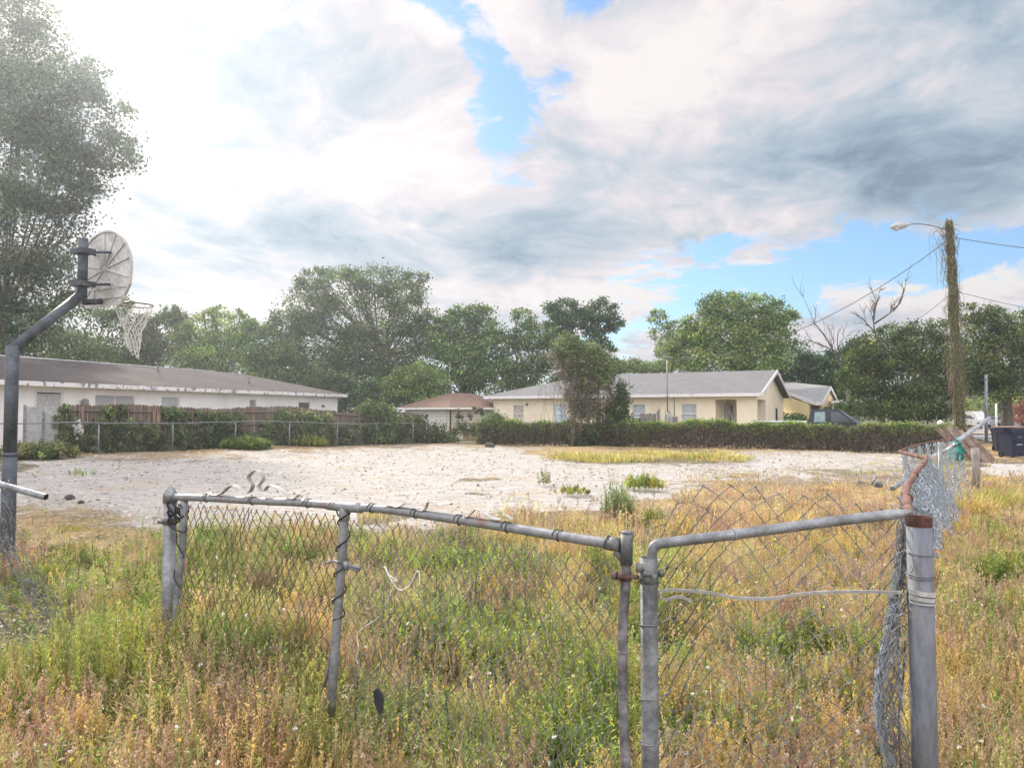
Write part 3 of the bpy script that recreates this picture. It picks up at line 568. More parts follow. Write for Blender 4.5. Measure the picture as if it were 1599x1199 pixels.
bare('leafless grey tree standing above the dark thicket', gb(1378, 48), [([(1372,535),(1364,500),(1374,462)], .07), ([(1366,505),(1395,485),(1412,450)], .07), ([(1368,520),(1345,495)], .05)], 48)
bare('leafless grey tree leaning left over the yellow house', gb(1330, 58), [([(1322,590),(1300,545),(1272,505)], .07), ([(1303,548),(1285,540),(1262,530)], .06), ([(1316,575),(1340,560)], .05), ([(1310,560),(1308,520)], .05)], 58)

# ------------------------------------------------------------------ houses
STUC = mat('cream_stucco', (.82,.74,.57), .9, mott=.05, metal=0, var=.05, scale=.7, bump=.25, bscale=60, col2=(.75,.66,.49))
STUCW = mat('white_stucco', (.80,.80,.79), .9, mott=.04, metal=0, var=.06, scale=.6, bump=.2, bscale=50)
STUCY = mat('yellow_stucco', (.72,.59,.32), .9, mott=.05, metal=0, var=.06, scale=.8, bump=.2, bscale=50)
def shingle(name, c1, c2, c3):
    m = bpy.data.materials.new(name); m.use_nodes = True; t = m.node_tree; q = NG(t); b = t.nodes['Principled BSDF']
    uvn = q.n('ShaderNodeTexCoord').outputs['UV']
    br = q.n('ShaderNodeTexBrick'); t.links.new(uvn, br.inputs[0]); br.inputs['Scale'].default_value = 1; br.inputs['Mortar Size'].default_value = .012
    br.inputs['Brick Width'].default_value = .30; br.inputs['Row Height'].default_value = .14; br.inputs['Color1'].default_value = (*c1, 1); br.inputs['Color2'].default_value = (*c2, 1); br.inputs['Mortar'].default_value = (*[x*.6 for x in c2], 1)
    n = q.noise(uvn, .35, 6, .65); n2 = q.noise(uvn, 9, 5, .6)
    c = q.mix(q.m('MULTIPLY', q.ramp(n, .45, .68), .6), br.outputs[0], (*c3, 1)); c = q.mix(q.m('MULTIPLY', n2, .35), c, (*[x*.5 for x in c1], 1))
    t.links.new(c, b.inputs['Base Color']); b.inputs['Roughness'].default_value = .92; b.inputs['Specular IOR Level'].default_value = .15
    bp = q.n('ShaderNodeBump'); bp.inputs['Strength'].default_value = .5; bp.inputs['Distance'].default_value = .02; t.links.new(br.outputs['Fac'], bp.inputs['Height']); bp.invert = True; t.links.new(bp.outputs[0], b.inputs['Normal'])
    return m
SH_GREY = shingle('grey_shingles', (.24,.235,.235), (.17,.17,.175), (.21,.205,.21))
SH_DARK = shingle('dark_shingles', (.115,.098,.095), (.085,.075,.074), (.15,.13,.12))
SH_BRN = shingle('brown_shingles', (.23,.155,.12), (.17,.115,.09), (.27,.19,.13))
SH_LT = shingle('light_shingles', (.36,.36,.36), (.29,.29,.295), (.24,.24,.24))
def roof_uv(o):
    me = o.data; uvl = me.uv_layers.new(name='UVMap')
    for p in me.polygons:
        n = p.normal; a = Vector((-n.y, n.x, 0)); a = a.normalized() if a.length > .01 else Vector((1, 0, 0)); b = n.cross(a)
        for li in p.loop_indices:
            c = me.vertices[me.loops[li].vertex_index].co; uvl.data[li].uv = (c.dot(a), c.dot(b))
def slab(mb, pts, th=.12, col=None):
    """roof plane with thickness: pts counter-clockwise seen from above"""
    p = [np.array(tuple(q)) for q in pts]; mb.prism([q-[0, 0, th] for q in p], (0, 0, th), col)
def wall(mb, A, x0, x1, z0, z1, holes, th=.2, y=0.):
    """wall in local frame A along x at depth y with rectangular holes (xa, xb, za, zb)"""
    L, ax, org = A; xs = sorted({x0, x1, *[h[0] for h in holes], *[h[1] for h in holes]})
    for a, b in zip(xs[:-1], xs[1:]):
        hs_ = sorted([(h[2], h[3]) for h in holes if h[0] <= a+1e-6 and h[1] >= b-1e-6]); z = z0
        for h0, h1 in hs_:
            if h0 > z: mb.box((a, y, z), (b, y+th, h0), None, org, ax)
            z = h1
        if z < z1: mb.box((a, y, z), (b, y+th, z1), None, org, ax)
CURT = mat('curtain', (.42,.44,.46), .9, 0, .12, 30, stretch=(6,6,.3)); DARKI = mat('dark_interior', (.03,.03,.035), .9)
def window(par, A, xa, xb, za, zb, y, pane, label=None, bar=True, cross=None, sill=True):
    L, ax, org = A; f = MB(); t_ = .055
    f.box((xa, y-.02, za), (xa+t_, y+.06, zb), None, org, ax); f.box((xb-t_, y-.02, za), (xb, y+.06, zb), None, org, ax)
    f.box((xa+t_, y-.02, zb-t_), (xb-t_, y+.06, zb), None, org, ax); f.box((xa+t_, y-.02, za), (xb-t_, y+.06, za+t_), None, org, ax)
    if bar: f.box((xa+t_, y-.015, (za+zb)/2-.03), (xb-t_, y+.05, (za+zb)/2+.03), None, org, ax)
    if cross: f.box(((xa+xb)/2-.03, y-.012, za+t_), ((xa+xb)/2+.03, y+.05, zb-t_), None, org, ax)
    o = f.build('window', TRIM, par)
    if label: o['label'] = label
    p = MB(); p.box((xa+.01, y+.062, za+.01), (xb-.01, y+.08, zb-.01), None, org, ax); p.build('pane', pane, o)
    if sill: s_ = MB(); s_.box((xa-.06, y-.10, za-.07), (xb+.06, y-.022, za-.003), None, org, ax); s_.build('sill', TRIM, o)
    return o
# --- tan house
FR = np.array(U(1181, 613.7, 40.2)); TL = 16.4; AT = frame((FR[0]-TL*math.cos(R(28)), FR[1]+TL*math.sin(R(28)), 0), -28); L, ax, org = AT
def lx(u, y=0., A=AT):
    """local x of a facade point seen at column u"""
    a = (u-W0/2)/F; L_, ax_, o_ = A; px = o_[0]+y*ax_[1][0]; py = o_[1]+y*ax_[1][1]
    return (a*py-px)/(ax_[0][0]-a*ax_[0][1])
hs_ = thing('tan_house', 'long cream house with grey shingle roof behind the vine fence', 'house', L(8, 0, 0))
EV = 2.62; RZ = 4.12; OH = .45; DP = 10.
wins = [(lx(801), lx(818)), (lx(864), lx(885)), (lx(986), lx(1008)), (lx(1063), lx(1088))]
PX0 = lx(1117); wz = (1.02, 2.18)
mb = MB(); wall(mb, AT, 0, PX0, -.1, EV, [(a, b, *wz) for a, b in wins])
mb.box((PX0-.2, .2, -.1), (PX0, 3.2, EV), None, org, ax)                      # return wall of the porch
ya = lx(1127, 3.0); yb = lx(1134, 3.0)
mb.box((PX0, 3.0, -.1), (TL, 3.2, EV), None, org, ax)
mb.box((TL-.2, 3.2, -.1), (TL, DP, EV), None, org, ax); mb.box((0, .2, -.1), (.2, DP, EV), None, org, ax); mb.box((.2, DP-.2, -.1), (TL-.2, DP, EV), None, org, ax)
mb.box((PX0, .0, 2.40), (TL, .2, EV), None, org, ax); mb.box((TL-.2, .2, 2.40), (TL, 3.0, EV), None, org, ax)
# gable on the right
mb.prism([L(TL-.2, 0, EV), L(TL-.2, DP, EV), L(TL-.2, DP/2, RZ-.12)], .2*ax[0])
mb.build('wall', STUC, hs_)
mb = MB(); mb.box((TL-1.05, 0, -.1), (TL, .32, 2.398), None, org, ax); mb.build('porch_pillar', STUC, hs_)
mb = MB(); mb.box((0, 0, -.1), (TL+.1, DP, .05), None, org, ax); mb.build('porch_floor', mat('concrete', (.36,.35,.33), .9, 0, .1, 3, .2), hs_)
rf = MB(); hp = 4.6
e0, e1, e2, e3 = L(-OH, -OH, EV), L(TL+.35, -OH, EV), L(TL+.35, DP+OH, EV), L(-OH, DP+OH, EV); r0, r1 = L(hp, DP/2, RZ+.12), L(TL+.35, DP/2, RZ+.12)
up = np.array([0, 0, .14])
slab(rf, [e0+up, e1+up, r1, r0]); slab(rf, [e3+up, r0, r1, e2+up][::-1][::-1]); slab(rf, [e0+up, r0, e3+up]);
o = rf.build('roof', SH_GREY, hs_); roof_uv(o)
fb = MB(); fb.box((-OH-.02, -OH-.03, EV-.06), (TL+.35, -OH+.02, EV+.125), None, org, ax)
fb.box((-OH-.03, -OH+.02, EV-.06), (-OH+.01, DP+OH, EV+.125), None, org, ax)
fb.prism([L(TL+.352, -OH-.03, EV-.04), L(TL+.352, DP/2, RZ-.08), L(TL+.352, DP/2, RZ+.125), L(TL+.352, -OH-.03, EV+.16)], .05*ax[0])
fb.prism([L(TL+.352, DP+OH+.03, EV-.04), L(TL+.352, DP/2+.002, RZ-.08), L(TL+.352, DP/2+.002, RZ+.125), L(TL+.352, DP+OH+.03, EV+.16)], .05*ax[0])
fb.box((-OH+.01, -OH+.02, EV-.03), (TL+.35, -.002, EV-.004), None, org, ax)
fb.build('fascia', WHITEP, hs_)
FOIL = mat('foil_blind', (.35,.50,.56), .25, .3, .5, 2.2, .6, 6, col2=(.75,.8,.82)); LACE = mat('lace_curtain', (.36,.30,.24), .8, 0, .3, 14, stretch=(1,1,.3), col2=(.62,.58,.5), thresh=(.4,.6))
BLIND = mat('blind', (.46,.50,.50), .6, 0, .06, 2)
for (a, b), pm, lb in zip(wins, (LACE, FOIL, BLIND, BLIND), ('window with brown lace curtains', 'window covered in crinkled blue foil', None, None)):
    window(hs_, AT, a, b, *wz, .05, pm, lb)
dr = MB(); dr.box((ya-.05, 2.93, .05), (yb+.35, 2.995, 2.1), None, org, ax); d_ = dr.build('door', mat('dark_door', (.05,.04,.055), .5), hs_)
kn = MB(); kn.box((yb+.22, 2.88, 1.0), (yb+.28, 2.928, 1.06), None, org, ax); kn.build('handle', GALVD, d_)
gw = MB(); gw.box((TL+.003, DP*.62, .05), (TL+.04, DP*.62+1.1, 2.1), None, org, ax); gw.build('side_door', TRIM, hs_)
gd = MB(); gd.box((TL+.043, DP*.62+.2, .4), (TL+.05, DP*.62+.9, 1.95), None, org, ax); gd.build('door_screen', DARKI, hs_)
gv = MB(); gv.box((TL+.003, DP/2-.25, 3.2), (TL+.04, DP/2+.25, 3.6), None, org, ax); gv.build('gable_vent', WHITEP, hs_)
el_ = MB(); m_ = lx(1046)
el_.tube([L(m_, -.50, 1.75), L(m_, -.50, 4.7)], .035, 8); el_.tube([L(m_-.02, -.5, 4.68), L(m_+.12, -.5, 4.86), L(m_+.24, -.5, 4.74)], .05, 8); el_.tube([L(m_, -.5, 1.75), L(m_, -.05, 1.7)], .035, 8)
el_.tube([L(lx(1053), -.03, 2.6), L(lx(1053), -.03, 1.5)], .02, 6); el_.build('service_mast', GALV, hs_)
mt = MB(); mt.box((lx(1040), -.13, 1.2), (lx(1048), -.002, 1.62), None, org, ax); mt.tube([L(lx(1044.5), -.13, 1.42), L(lx(1044.5), -.22, 1.42)], .09, 14); mt.build('electric_meter', mat('meter_grey', (.5,.51,.5), .5), hs_)
bx = MB(); bx.box((lx(1032), -.10, 1.15), (lx(1039), -.002, 2.0), None, org, ax); bx.build('breaker_panel', STUC, hs_)
bx = MB(); bx.box((lx(1051), -.15, 1.1), (lx(1058), -.002, 1.45), None, org, ax); bx.build('junction_box', mat('box_grey', (.22,.23,.25), .5), hs_)
fl = MB(); fl.tube([L(lx(823.5), -.002, 2.22), L(lx(823.5), -.16, 2.18)], .06, 8); fl.build('wall_lamp', BLACKM, hs_)
ac = MB(); xa_ = lx(988.5); ac.box((xa_, -.38, 1.0), (xa_+.66, .02, 1.42), None, org, ax); A_ = thing('air_conditioner', 'white window air conditioner hanging from the blinds window of the tan house', 'air conditioner', L(xa_, -.2, 1.0)); ac.build('casing', TRIM, A_)
gr_ = MB(); gr_.box((xa_+.05, -.395, 1.05), (xa_+.61, -.383, 1.37), None, org, ax); gr_.build('grille', DARKI, A_)
gr_ = MB(); th = np.linspace(0, 6.283, 25); gr_.tube([L(xa_+.33+.13*math.cos(a), -.40, 1.21+.13*math.sin(a)) for a in th], .015, 5); gr_.tube([L(xa_+.33+.05*math.cos(a), -.40, 1.21+.05*math.sin(a)) for a in th], .015, 5); gr_.build('fan_guard', TRIM, A_)
sc_ = MB(); x0_ = lx(999, -1.2)
for i in range(7): sc_.box((x0_+i*.135, -1.2, .0), (x0_+i*.135+.125, -1.17, 1.62+.03*math.sin(i*2.1)), tuple(np.array([1,1,1])*rng.uniform(.75, 1.15)), org, ax)
for i in range(4): sc_.box((x0_+.96, -1.15+i*.135, .0), (x0_+.99, -1.15+i*.135+.125, 1.75+.05*i), (1.15,)*3, org, ax)
GREYW = mat('grey_wood', (.27,.25,.23), .9, 0, .3, 12, .3, 40, attr='tint', stretch=(4,4,.4))
tag(sc_.build('wooden_screen', GREYW, tint=True, loc=tuple(L(x0_, -1.2, 0))), 'short grey board screen standing beside the air conditioner', 'screen')
def lb_(i, lab, x0, x1, y0):
    m = MB(); m.tube([L(x0, y0, .1), L(x1, y0+.5, 2.1)], .045, 4); return tag(m.build('white_board', TRIM, loc=tuple(L(x0, y0, .1))), lab, 'board', group='boards leaning in the porch')
for i, (a, b, lab) in enumerate(((1139,1132,'leftmost long white board leaning in the tan house porch'), (1143,1134,'second white board from the porch door'), (1148,1137,'third white board from the porch door'), (1152,1133,'rightmost and lowest slanted white board in the porch'))): lb_(i, lab, lx(a, 1.9), lx(b, 2.3), 1.9+.1*i)

# --- long white house on the left
A0 = np.array(U(527, 617, 51.6)); A1 = np.array(U(30, 597, 30.08)); dv = (A0-A1); ang = math.degrees(math.atan2(dv[1], dv[0])); LL = math.hypot(dv[0], dv[1])
EXT = 4.0; zb_ = .1; AW = frame((A1[0]-EXT*math.cos(R(ang)), A1[1]-EXT*math.sin(R(ang)), 0), ang); L, ax, org = AW; LW = LL+EXT; WD = 9.0
hw = thing('white_house', 'long low white house with dark weathered roof behind the wooden fence', 'house', L(LW/2, 0, zb_))
EVW = 2.83
def lw(u): return lx(u, 0., AW)
wn = [(lw(148), lw(211), 1.35, 2.50), (lw(252), lw(281), 1.3, 2.48), (lw(389.5), lw(401), 1.2, 2.46), (lw(466), lw(485), 1.3, 2.38)]; dW = (lw(55), lw(96), .15, 2.52)
mb = MB(); wall(mb, AW, 0, LW, 0, EVW, wn+[dW]); mb.box((0, .2, 0), (.2, WD, EVW), None, org, ax); mb.box((LW-.2, .2, 0), (LW, WD, EVW), None, org, ax); mb.box((.2, WD-.2, 0), (LW-.2, WD, EVW), None, org, ax)
mb.prism([L(0, 0, EVW), L(0, WD, EVW), L(0, WD/2, 4.05)], .2*ax[0]); mb.build('wall', STUCW, hw)
rf = MB(); RW = 4.28; OHW = .5; hp = 4.8
e0, e1, e2, e3 = L(-.5, -OHW, EVW), L(LW+OHW, -OHW, EVW), L(LW+OHW, WD+OHW, EVW), L(-.5, WD+OHW, EVW); r0, r1 = L(-.5, WD/2, RW), L(LW-hp, WD/2, RW)
slab(rf, [e0+up, e1+up, r1, r0]); slab(rf, [e1+up, e2+up, r1]); slab(rf, [e2+up, e3+up, r0, r1]); o = rf.build('roof', SH_DARK, hw); roof_uv(o)
PEEL = mat('peeling_paint', (.74,.74,.73), .7, 0, .1, 4, .1, 30, col2=(.24,.23,.22), thresh=(.5, .62))
fb = MB(); fb.box((-.5, -OHW-.03, EVW-.07), (LW+OHW, -OHW+.02, EVW+.125), None, org, ax); fb.box((LW+OHW-.02, -OHW+.02, EVW-.07), (LW+OHW+.03, WD+OHW, EVW+.125), None, org, ax)
fb.box((-.5, -OHW+.02, EVW-.03), (LW+OHW-.02, -.002, EVW-.006), None, org, ax); fb.build('fascia', PEEL, hw)
rc = MB(); rc.box((2.0, WD/2-.12, RW-.02), (LW-hp-7.0, WD/2+.12, RW+.035), None, org, ax); rc.box((LW-hp-6.9, WD/2-.1, RW-.03), (LW-hp-2.2, WD/2+.1, RW+.03), None, org, ax); rc.build('ridge_cap', mat('ridge_white', (.66,.66,.65), .7, 0, .15, 2), hw)
for (u_, s_, hh) in ((42, .9, .5), (318, 3.2, .3), (416, 1.3, .35), (184, 2.9, .1)):
    x_ = lw(u_); zz_ = EVW+.14+(s_+OHW)*(RW-EVW-.14)/(WD/2+OHW); v_ = MB(); v_.tube([L(x_, s_, zz_-.05), L(x_, s_, zz_+hh)], .05, 8); v_.tube([L(x_, s_, zz_+hh-.04), L(x_, s_, zz_+hh+.02)], .075, 8); v_.build('roof_vent', GALV, hw)
window(hw, AW, *wn[0], .04, CURT, 'wide sliding window with pleated curtains', bar=False, cross=True); window(hw, AW, *wn[1], .04, BLIND); window(hw, AW, *wn[2], .04, mat('etched_glass', (.45,.45,.45), .4, 0, .6, 7, col2=(.15,.16,.16)), 'small ornate window'); window(hw, AW, *wn[3], .04, mat('dim_glass', (.13,.12,.1), .3), bar=False)
dd = MB(); dd.box((dW[0]+.05, .03, dW[2]), (dW[1]-.05, .09, dW[3]-.05), None, org, ax); dd.build('door', mat('door_grey', (.46,.47,.47), .6), hw)
ff = MB(); ff.box((dW[0]-.06, -.03, dW[2]), (dW[0]+.045, .028, dW[3]), None, org, ax); ff.box((dW[1]-.045, -.03, dW[2]), (dW[1]+.06, .028, dW[3]), None, org, ax); ff.box((dW[0]-.06, -.03, dW[3]+.002), (dW[1]+.06, .028, dW[3]+.08), None, org, ax); ff.build('door_frame', TRIM, hw)
ll = MB(); x_ = lw(128); ll.tube([L(x_, -.002, 2.12), L(x_, -.14, 2.12)], .05, 8); ll.tube([L(x_, -.2, 2.30), L(x_, -.2, 2.24), L(x_, -.2, 2.0), L(x_, -.2, 1.9)], [.03, .15, .15, .08], 8); ll.build('porch_lamp', mat('lamp_grey', (.2,.2,.19), .5), hw)
ll = MB(); x_ = lw(503); ll.tube([L(x_, -.002, 2.15), L(x_, -.2, 2.1)], .07, 8); ll.build('flood_lamp', GALVD, hw)

# --- brown roofed garage
AG = frame(tuple(U(703, 650, 46))[:2]+(0,), 42); L, ax, org = AG; gh = thing('garage', 'small brown roofed outbuilding between the two long houses', 'garage', L(2, 2, 0)); GE = 1.93; GL, GD = 5.6, 5.0
SID = bpy.data.materials.new('lap_siding'); SID.use_nodes = True; t = SID.node_tree; q = NG(t); b = t.nodes['Principled BSDF']; co = q.n('ShaderNodeTexCoord').outputs['Object']; sx = q.n('ShaderNodeSeparateXYZ'); t.links.new(co, sx.inputs[0])
fr_ = q.m('FRACT', q.m('MULTIPLY', sx.outputs[2], 5.0)); c = q.mix(q.ramp(fr_, .0, .14), (.30,.26,.2,1), (.62,.57,.48,1)); c = q.mix(q.m('MULTIPLY', q.ramp(q.noise(co, 1.4, 6, .7), .5, .7), .5), c, (.38,.33,.25,1)); t.links.new(c, b.inputs['Base Color']); b.inputs['Roughness'].default_value = .9
mb = MB(); wall(mb, AG, 0, GL, -.2, GE, [(1.0, 3.6, -.1, .62)]); mb.box((0, GD-.2, -.2), (GL, GD, GE), None, org, ax); mb.box((GL-.2, .2, -.2), (GL, GD-.2, GE), None, org, ax)
mb.box((0, .2, -.2), (.2, .5, GE), None, org, ax); mb.box((0, GD-.6, -.2), (.2, GD-.2, GE), None, org, ax); mb.box((0, .5, 1.82), (.2, GD-.6, GE), None, org, ax); mb.build('wall', SID, gh)
dk = MB(); dk.box((1.0, .1, -.1), (3.6, .16, .62), None, org, ax); dk.build('boarded_panel', mat('board_tan', (.38,.27,.18), .9), gh); dk = MB(); dk.box((.95, -.05, .62), (3.65, -.002, .72), None, org, ax); dk.build('ledge', WHITEP, gh)
gdw = MB()
for i in range(5): gdw.box((.05, .5, -.2+i*.404), (.09, GD-.6, -.2+i*.404+.396), None, org, ax)
gdw.build('garage_door', WHITEP, gh)
for y_ in (.22,): tr_ = MB(); tr_.box((-.05, -.05, -.2), (.05, -.002, GE), None, org, ax); tr_.build('corner_trim', mat('dark_trim', (.07,.06,.05), .8), gh)
rf = MB(); o_ = .45; e = [L(-o_, -o_, GE+.1), L(GL+o_, -o_, GE+.1), L(GL+o_, GD+o_, GE+.1), L(-o_, GD+o_, GE+.1)]; r0, r1 = L(GL*.36, GD*.5, 3.0), L(GL*.64, GD*.5, 3.0)
slab(rf, [e[0], e[1], r1, r0], .08); slab(rf, [e[1], e[2], r1], .08); slab(rf, [e[2], e[3], r0, r1], .08); slab(rf, [e[3], e[0], r0], .08); o = rf.build('roof', SH_BRN, gh); roof_uv(o)
fb = MB(); fb.box((-o_-.03, -o_-.04, GE-.05), (GL+o_, -o_, GE+.08), None, org, ax); fb.box((-o_-.04, -o_, GE-.05), (-o_, GD+o_, GE+.08), None, org, ax); fb.build('fascia', WHITEP, gh)

# --- yellow house far right
yh = thing('yellow_house', 'small yellow house with light grey roof right of the tan house', 'house', gb(1265, 56))
P1, P2, E2, E1, R1, B2, B1 = U(1216, 595, 64), U(1297, 603, 55), U(1284, 627.5, 51), U(1272, 628, 51.5), U(1217, 607, 57), U(1308, 625, 60), U(1240, 622, 68)
rf = MB(); slab(rf, [R1, E1, E2, P2, P1], .1); slab(rf, [P2, B2, B1, P1], .1); o = rf.build('roof', SH_LT, yh); roof_uv(o)
rf = MB(); slab(rf, [U(1200,598,70), U(1286,606,66), U(1292,594,68), U(1216,593.5,72)], .1); slab(rf, [U(1292,594,68), U(1302,606,70), U(1240,606,76), U(1216,593.5,72)], .1); o = rf.build('rear_roof', SH_LT, yh); roof_uv(o)
def dn(p, z): return (p[0], p[1], z)
def wl(a, b, za, zb2, th=.15, mbx=None):
    a = np.array(tuple(a)); b = np.array(tuple(b)); n = np.cross((b-a)*[1,1,0], [0,0,1]); n = n/np.linalg.norm(n)*-th
    mbx.prism([dn(a, 0), dn(b, 0), dn(b, zb2), dn(a, za)], n)
mb = MB(); a, b = U(1214, 612, 57.2), U(1263, 628, 52.5); wl(a, b, a.z-.1, b.z-.12, .15, mb); c = U(1280, 630, 54.5); d2 = U(1283, 631, 52.0); e2_ = U(1304, 627, 59.5)
wl(b, c, b.z-.13, c.z+.05, .15, mb); pk = U(1294, 607, 55.5); s2 = U(1283, 628, 51.6)
mb.prism([dn(s2, 0), dn(e2_, 0), (e2_.x, e2_.y, e2_.z-.05), (pk.x, pk.y, pk.z-.12), (s2.x, s2.y, s2.z-.15)], (-.1, .15, 0)); mb.build('wall', STUCY, yh)
mb = MB()
for p_, q_ in ((R1, E1), (E1, E2), (E2, P2), (P2, B2)):
    mb.prism([p_-Vector((0,.03,.22)), q_-Vector((0,.03,.22)), q_-Vector((0,.03,0)), p_-Vector((0,.03,0))], (.02, -.05, 0))
mb.build('fascia', WHITEP, yh)
dr = MB(); a = U(1265.5, 632, 53); dr.prism([dn(a, .1), dn(U(1270, 632, 53.6), .1), dn(U(1270, 632, 53.6), 2.2), dn(a, 2.2)], (0, -.06, 0)); dr.build('door', mat('brown_door', (.13,.05,.035), .6), yh)
dr = MB(); a = U(1287, 632, 52.2); b2 = U(1295, 632, 54.6); dr.prism([dn(a, 1.1), dn(b2, 1.1), dn(b2, 2.1), dn(a, 2.1)], (.12, -.08, 0)); dr.build('window', mat('dark_window', (.06,.05,.05), .3), yh)
for lb, u_, r_ in (('dark round bush against the yellow house wall', 1228, 1.0), ('grey-green bush before the yellow house door', 1246, .8)):
    bb = gb(u_, 50); mb = MB(); n = 1500; p = np.array(bb)+rv(n)*rng.uniform(.5, 1, (n, 1))*[r_, r_, .9]+[0, 0, .85]; mb.diamonds(p, rv(n), rv(n), .16, .09, pick(n, (G2, G1), (1, 1))); tag(mb.build('bush', LEAF, tint=True, loc=bb), lb, 'bush')
cp = thing('carport', 'flat white carport roof beside the yellow house', 'carport', gb(1322, 54)); mb = MB(); a, b2 = U(1298, 630, 54), U(1346, 627.5, 54); mb.prism([a, b2, b2+Vector((0,0,.2)), a+Vector((0,0,.2))], (1.6, 4, 0)); mb.build('roof', mat('carport_white', (.8,.8,.79), .5), cp)
mb = MB(); a, b2 = U(1299, 630, 56.5), U(1345, 630, 56.5); mb.prism([dn(a, 0), dn(b2, 0), dn(b2, 2.2), dn(a, 2.2)], (0, .1, 0)); mb.build('back_wall', mat('carport_grey', (.25,.27,.3), .9), cp)  # plain blue-grey wall closing the back of the carport
for u_ in (1300, 1344): mb = MB(); p_ = U(u_, 630, 54.3); mb.tube([dn(p_, 0), dn(p_, 2.3)], .05, 6); mb.build('post', TRIM, cp)
# ------------------------------------------------------------------ back fences
fo = np.array([-14.5, 26.0]); fd = np.array([9.08, 14.0]); fd = fd/np.linalg.norm(fd); fn_ = np.array([-fd[1], fd[0]])     # fn_ points away from the lot
def FP(s, off=0., z=0.):
    p = fo+fd*s+fn_*off; return np.array([p[0], p[1], float(gz(*p))+z])
def fs(u, off=0.):
    a = (u-W0/2)/F; p = fo+fn_*off; return (a*p[1]-p[0])/(fd[0]-a*fd[1])
wf = thing('wooden_fence', 'weathered brown board fence overgrown with vines in front of the white house', 'fence', FP(8, .9))
BRW = mat('fence_wood', (.20,.17,.145), .95, 0, .25, 10, .4, 40, attr='tint', stretch=(4,4,.35)); ax_f = np.array([(fd[0], fd[1], 0), (fn_[0], fn_[1], 0), (0, 0, 1)])
sa, sb = fs(92, .9), fs(660, .9); mb = MB(); s = sa
while s < sb:
    w_ = .14; k = rng.uniform(.6, 1.1); red = rng.random() < .25; h = 1.72+.05*math.sin(s*.9)+rng.uniform(-.03, .02) - (.06 if s > 12 else 0)
    c = np.array([1.0, .93, .88])*k if not red else np.array([1.2, .95, .87])*k
    o_ = FP(s, .9); y_ = rng.uniform(-.008, .008)
    mb.prism([o_+ax_f.T@np.array(q) for q in ((0, y_, 0), (w_-.01, y_, 0), (w_-.01, y_, h-.04), (w_-.04, y_, h), (.03, y_, h), (0, y_, h-.04))], .018*ax_f[1], c); s += w_+.003
mb.build('board_panel', BRW, wf, tint=True)
mb = MB()
for zz_ in (.35, .95, 1.5): mb.tubes(np.array([FP(s, .86, zz_) for s in np.linspace(sa, sb, 12)]), .035, 4, np.array([.8,.75,.7]))
mb.build('rail', BRW, wf, tint=True)
for i, u in enumerate((96, 128, 200, 240, 300, 372, 440, 505, 560, 620)):
    mb = MB(); s = fs(u, .85); o_ = FP(s, .77); mb.box((-.05, 0, 0), (.05, .085, 1.6+.05*(i % 3)), np.array([1.35, 1.15, 1.05]) if u in (240, 128) else np.array([.8,.75,.7]), o_, ax_f)
    if u == 240: mb.box((.10, .02, 0), (.26, .06, 1.62), np.array([1.45, 1.1, 1.0]), o_, ax_f)
    mb.build('post', BRW, wf, tint=True)
gp = thing('panel_fence', 'plain pale grey panel fence left of the brown board fence', 'fence', FP(fs(65, .8), .8)); o_ = FP(fs(41, .8), .8); wdt = fs(92, .8)-fs(41, .8)
mb = MB(); mb.box((0, 0, 0), (wdt*.53, .03, 1.66), None, o_, ax_f); mb.box((wdt*.53+.01, .005, 0), (wdt, .035, 1.68), None, o_, ax_f); mb.build('panel', mat('panel_grey', (.38,.38,.37), .8, 0, .08, 1.5), gp)
mb = MB(); mb.box((-.06, -.03, 0), (0, .05, 1.72), None, o_, ax_f); mb.box((wdt*.5, -.05, 0), (wdt*.5+.06, -.002, 1.5), None, o_, ax_f); mb.build('post', GALV, gp)
cf = thing('chain_link_fence', 'low chain link fence with thin posts along the far left side of the lot', 'fence', FP(6, 0))
s_lo, s_hi = -10., 17.2; FH = 1.08
mb = MB(); mb.tubes(np.array([FP(s, 0, FH) for s in np.linspace(s_lo, s_hi, 40)]), .021, 6); mb.build('top_rail', GALV, cf, smooth_=True)
for i in range(-3, 7):
    mb = MB(); s = i*2.8; mb.tube([FP(s, .0, -.1), FP(s+(.12 if i == 4 else 0), 0, FH-.02)], .025 if i % 3 else .03, 7); mb.build('post', GALV, cf, smooth_=True)
mb = MB(); chain(mb, lambda S, T: np.stack([fo[0]+fd[0]*S, fo[1]+fd[1]*S, gz(fo[0]+fd[0]*S, fo[1]+fd[1]*S)+T], -1), s_lo, s_hi, .04, FH-.02, .10, .10, .0022); mb.build('mesh', WIRE, cf)
mb = MB(); pp = FP(fs(122), -.03, .98); n = 60; mb.diamonds(pp+rng.normal(0, 1, (n, 3))*[.09, .03, .14]-[0, 0, .12], rv(n), rv(n), .12, .07, np.tile([[.7,.7,.68]], (n, 1))); tag(mb.build('plastic_bag', GRASSM, tint=True, loc=tuple(pp)), 'torn pale plastic bag caught on the chain link rail', 'plastic bag')
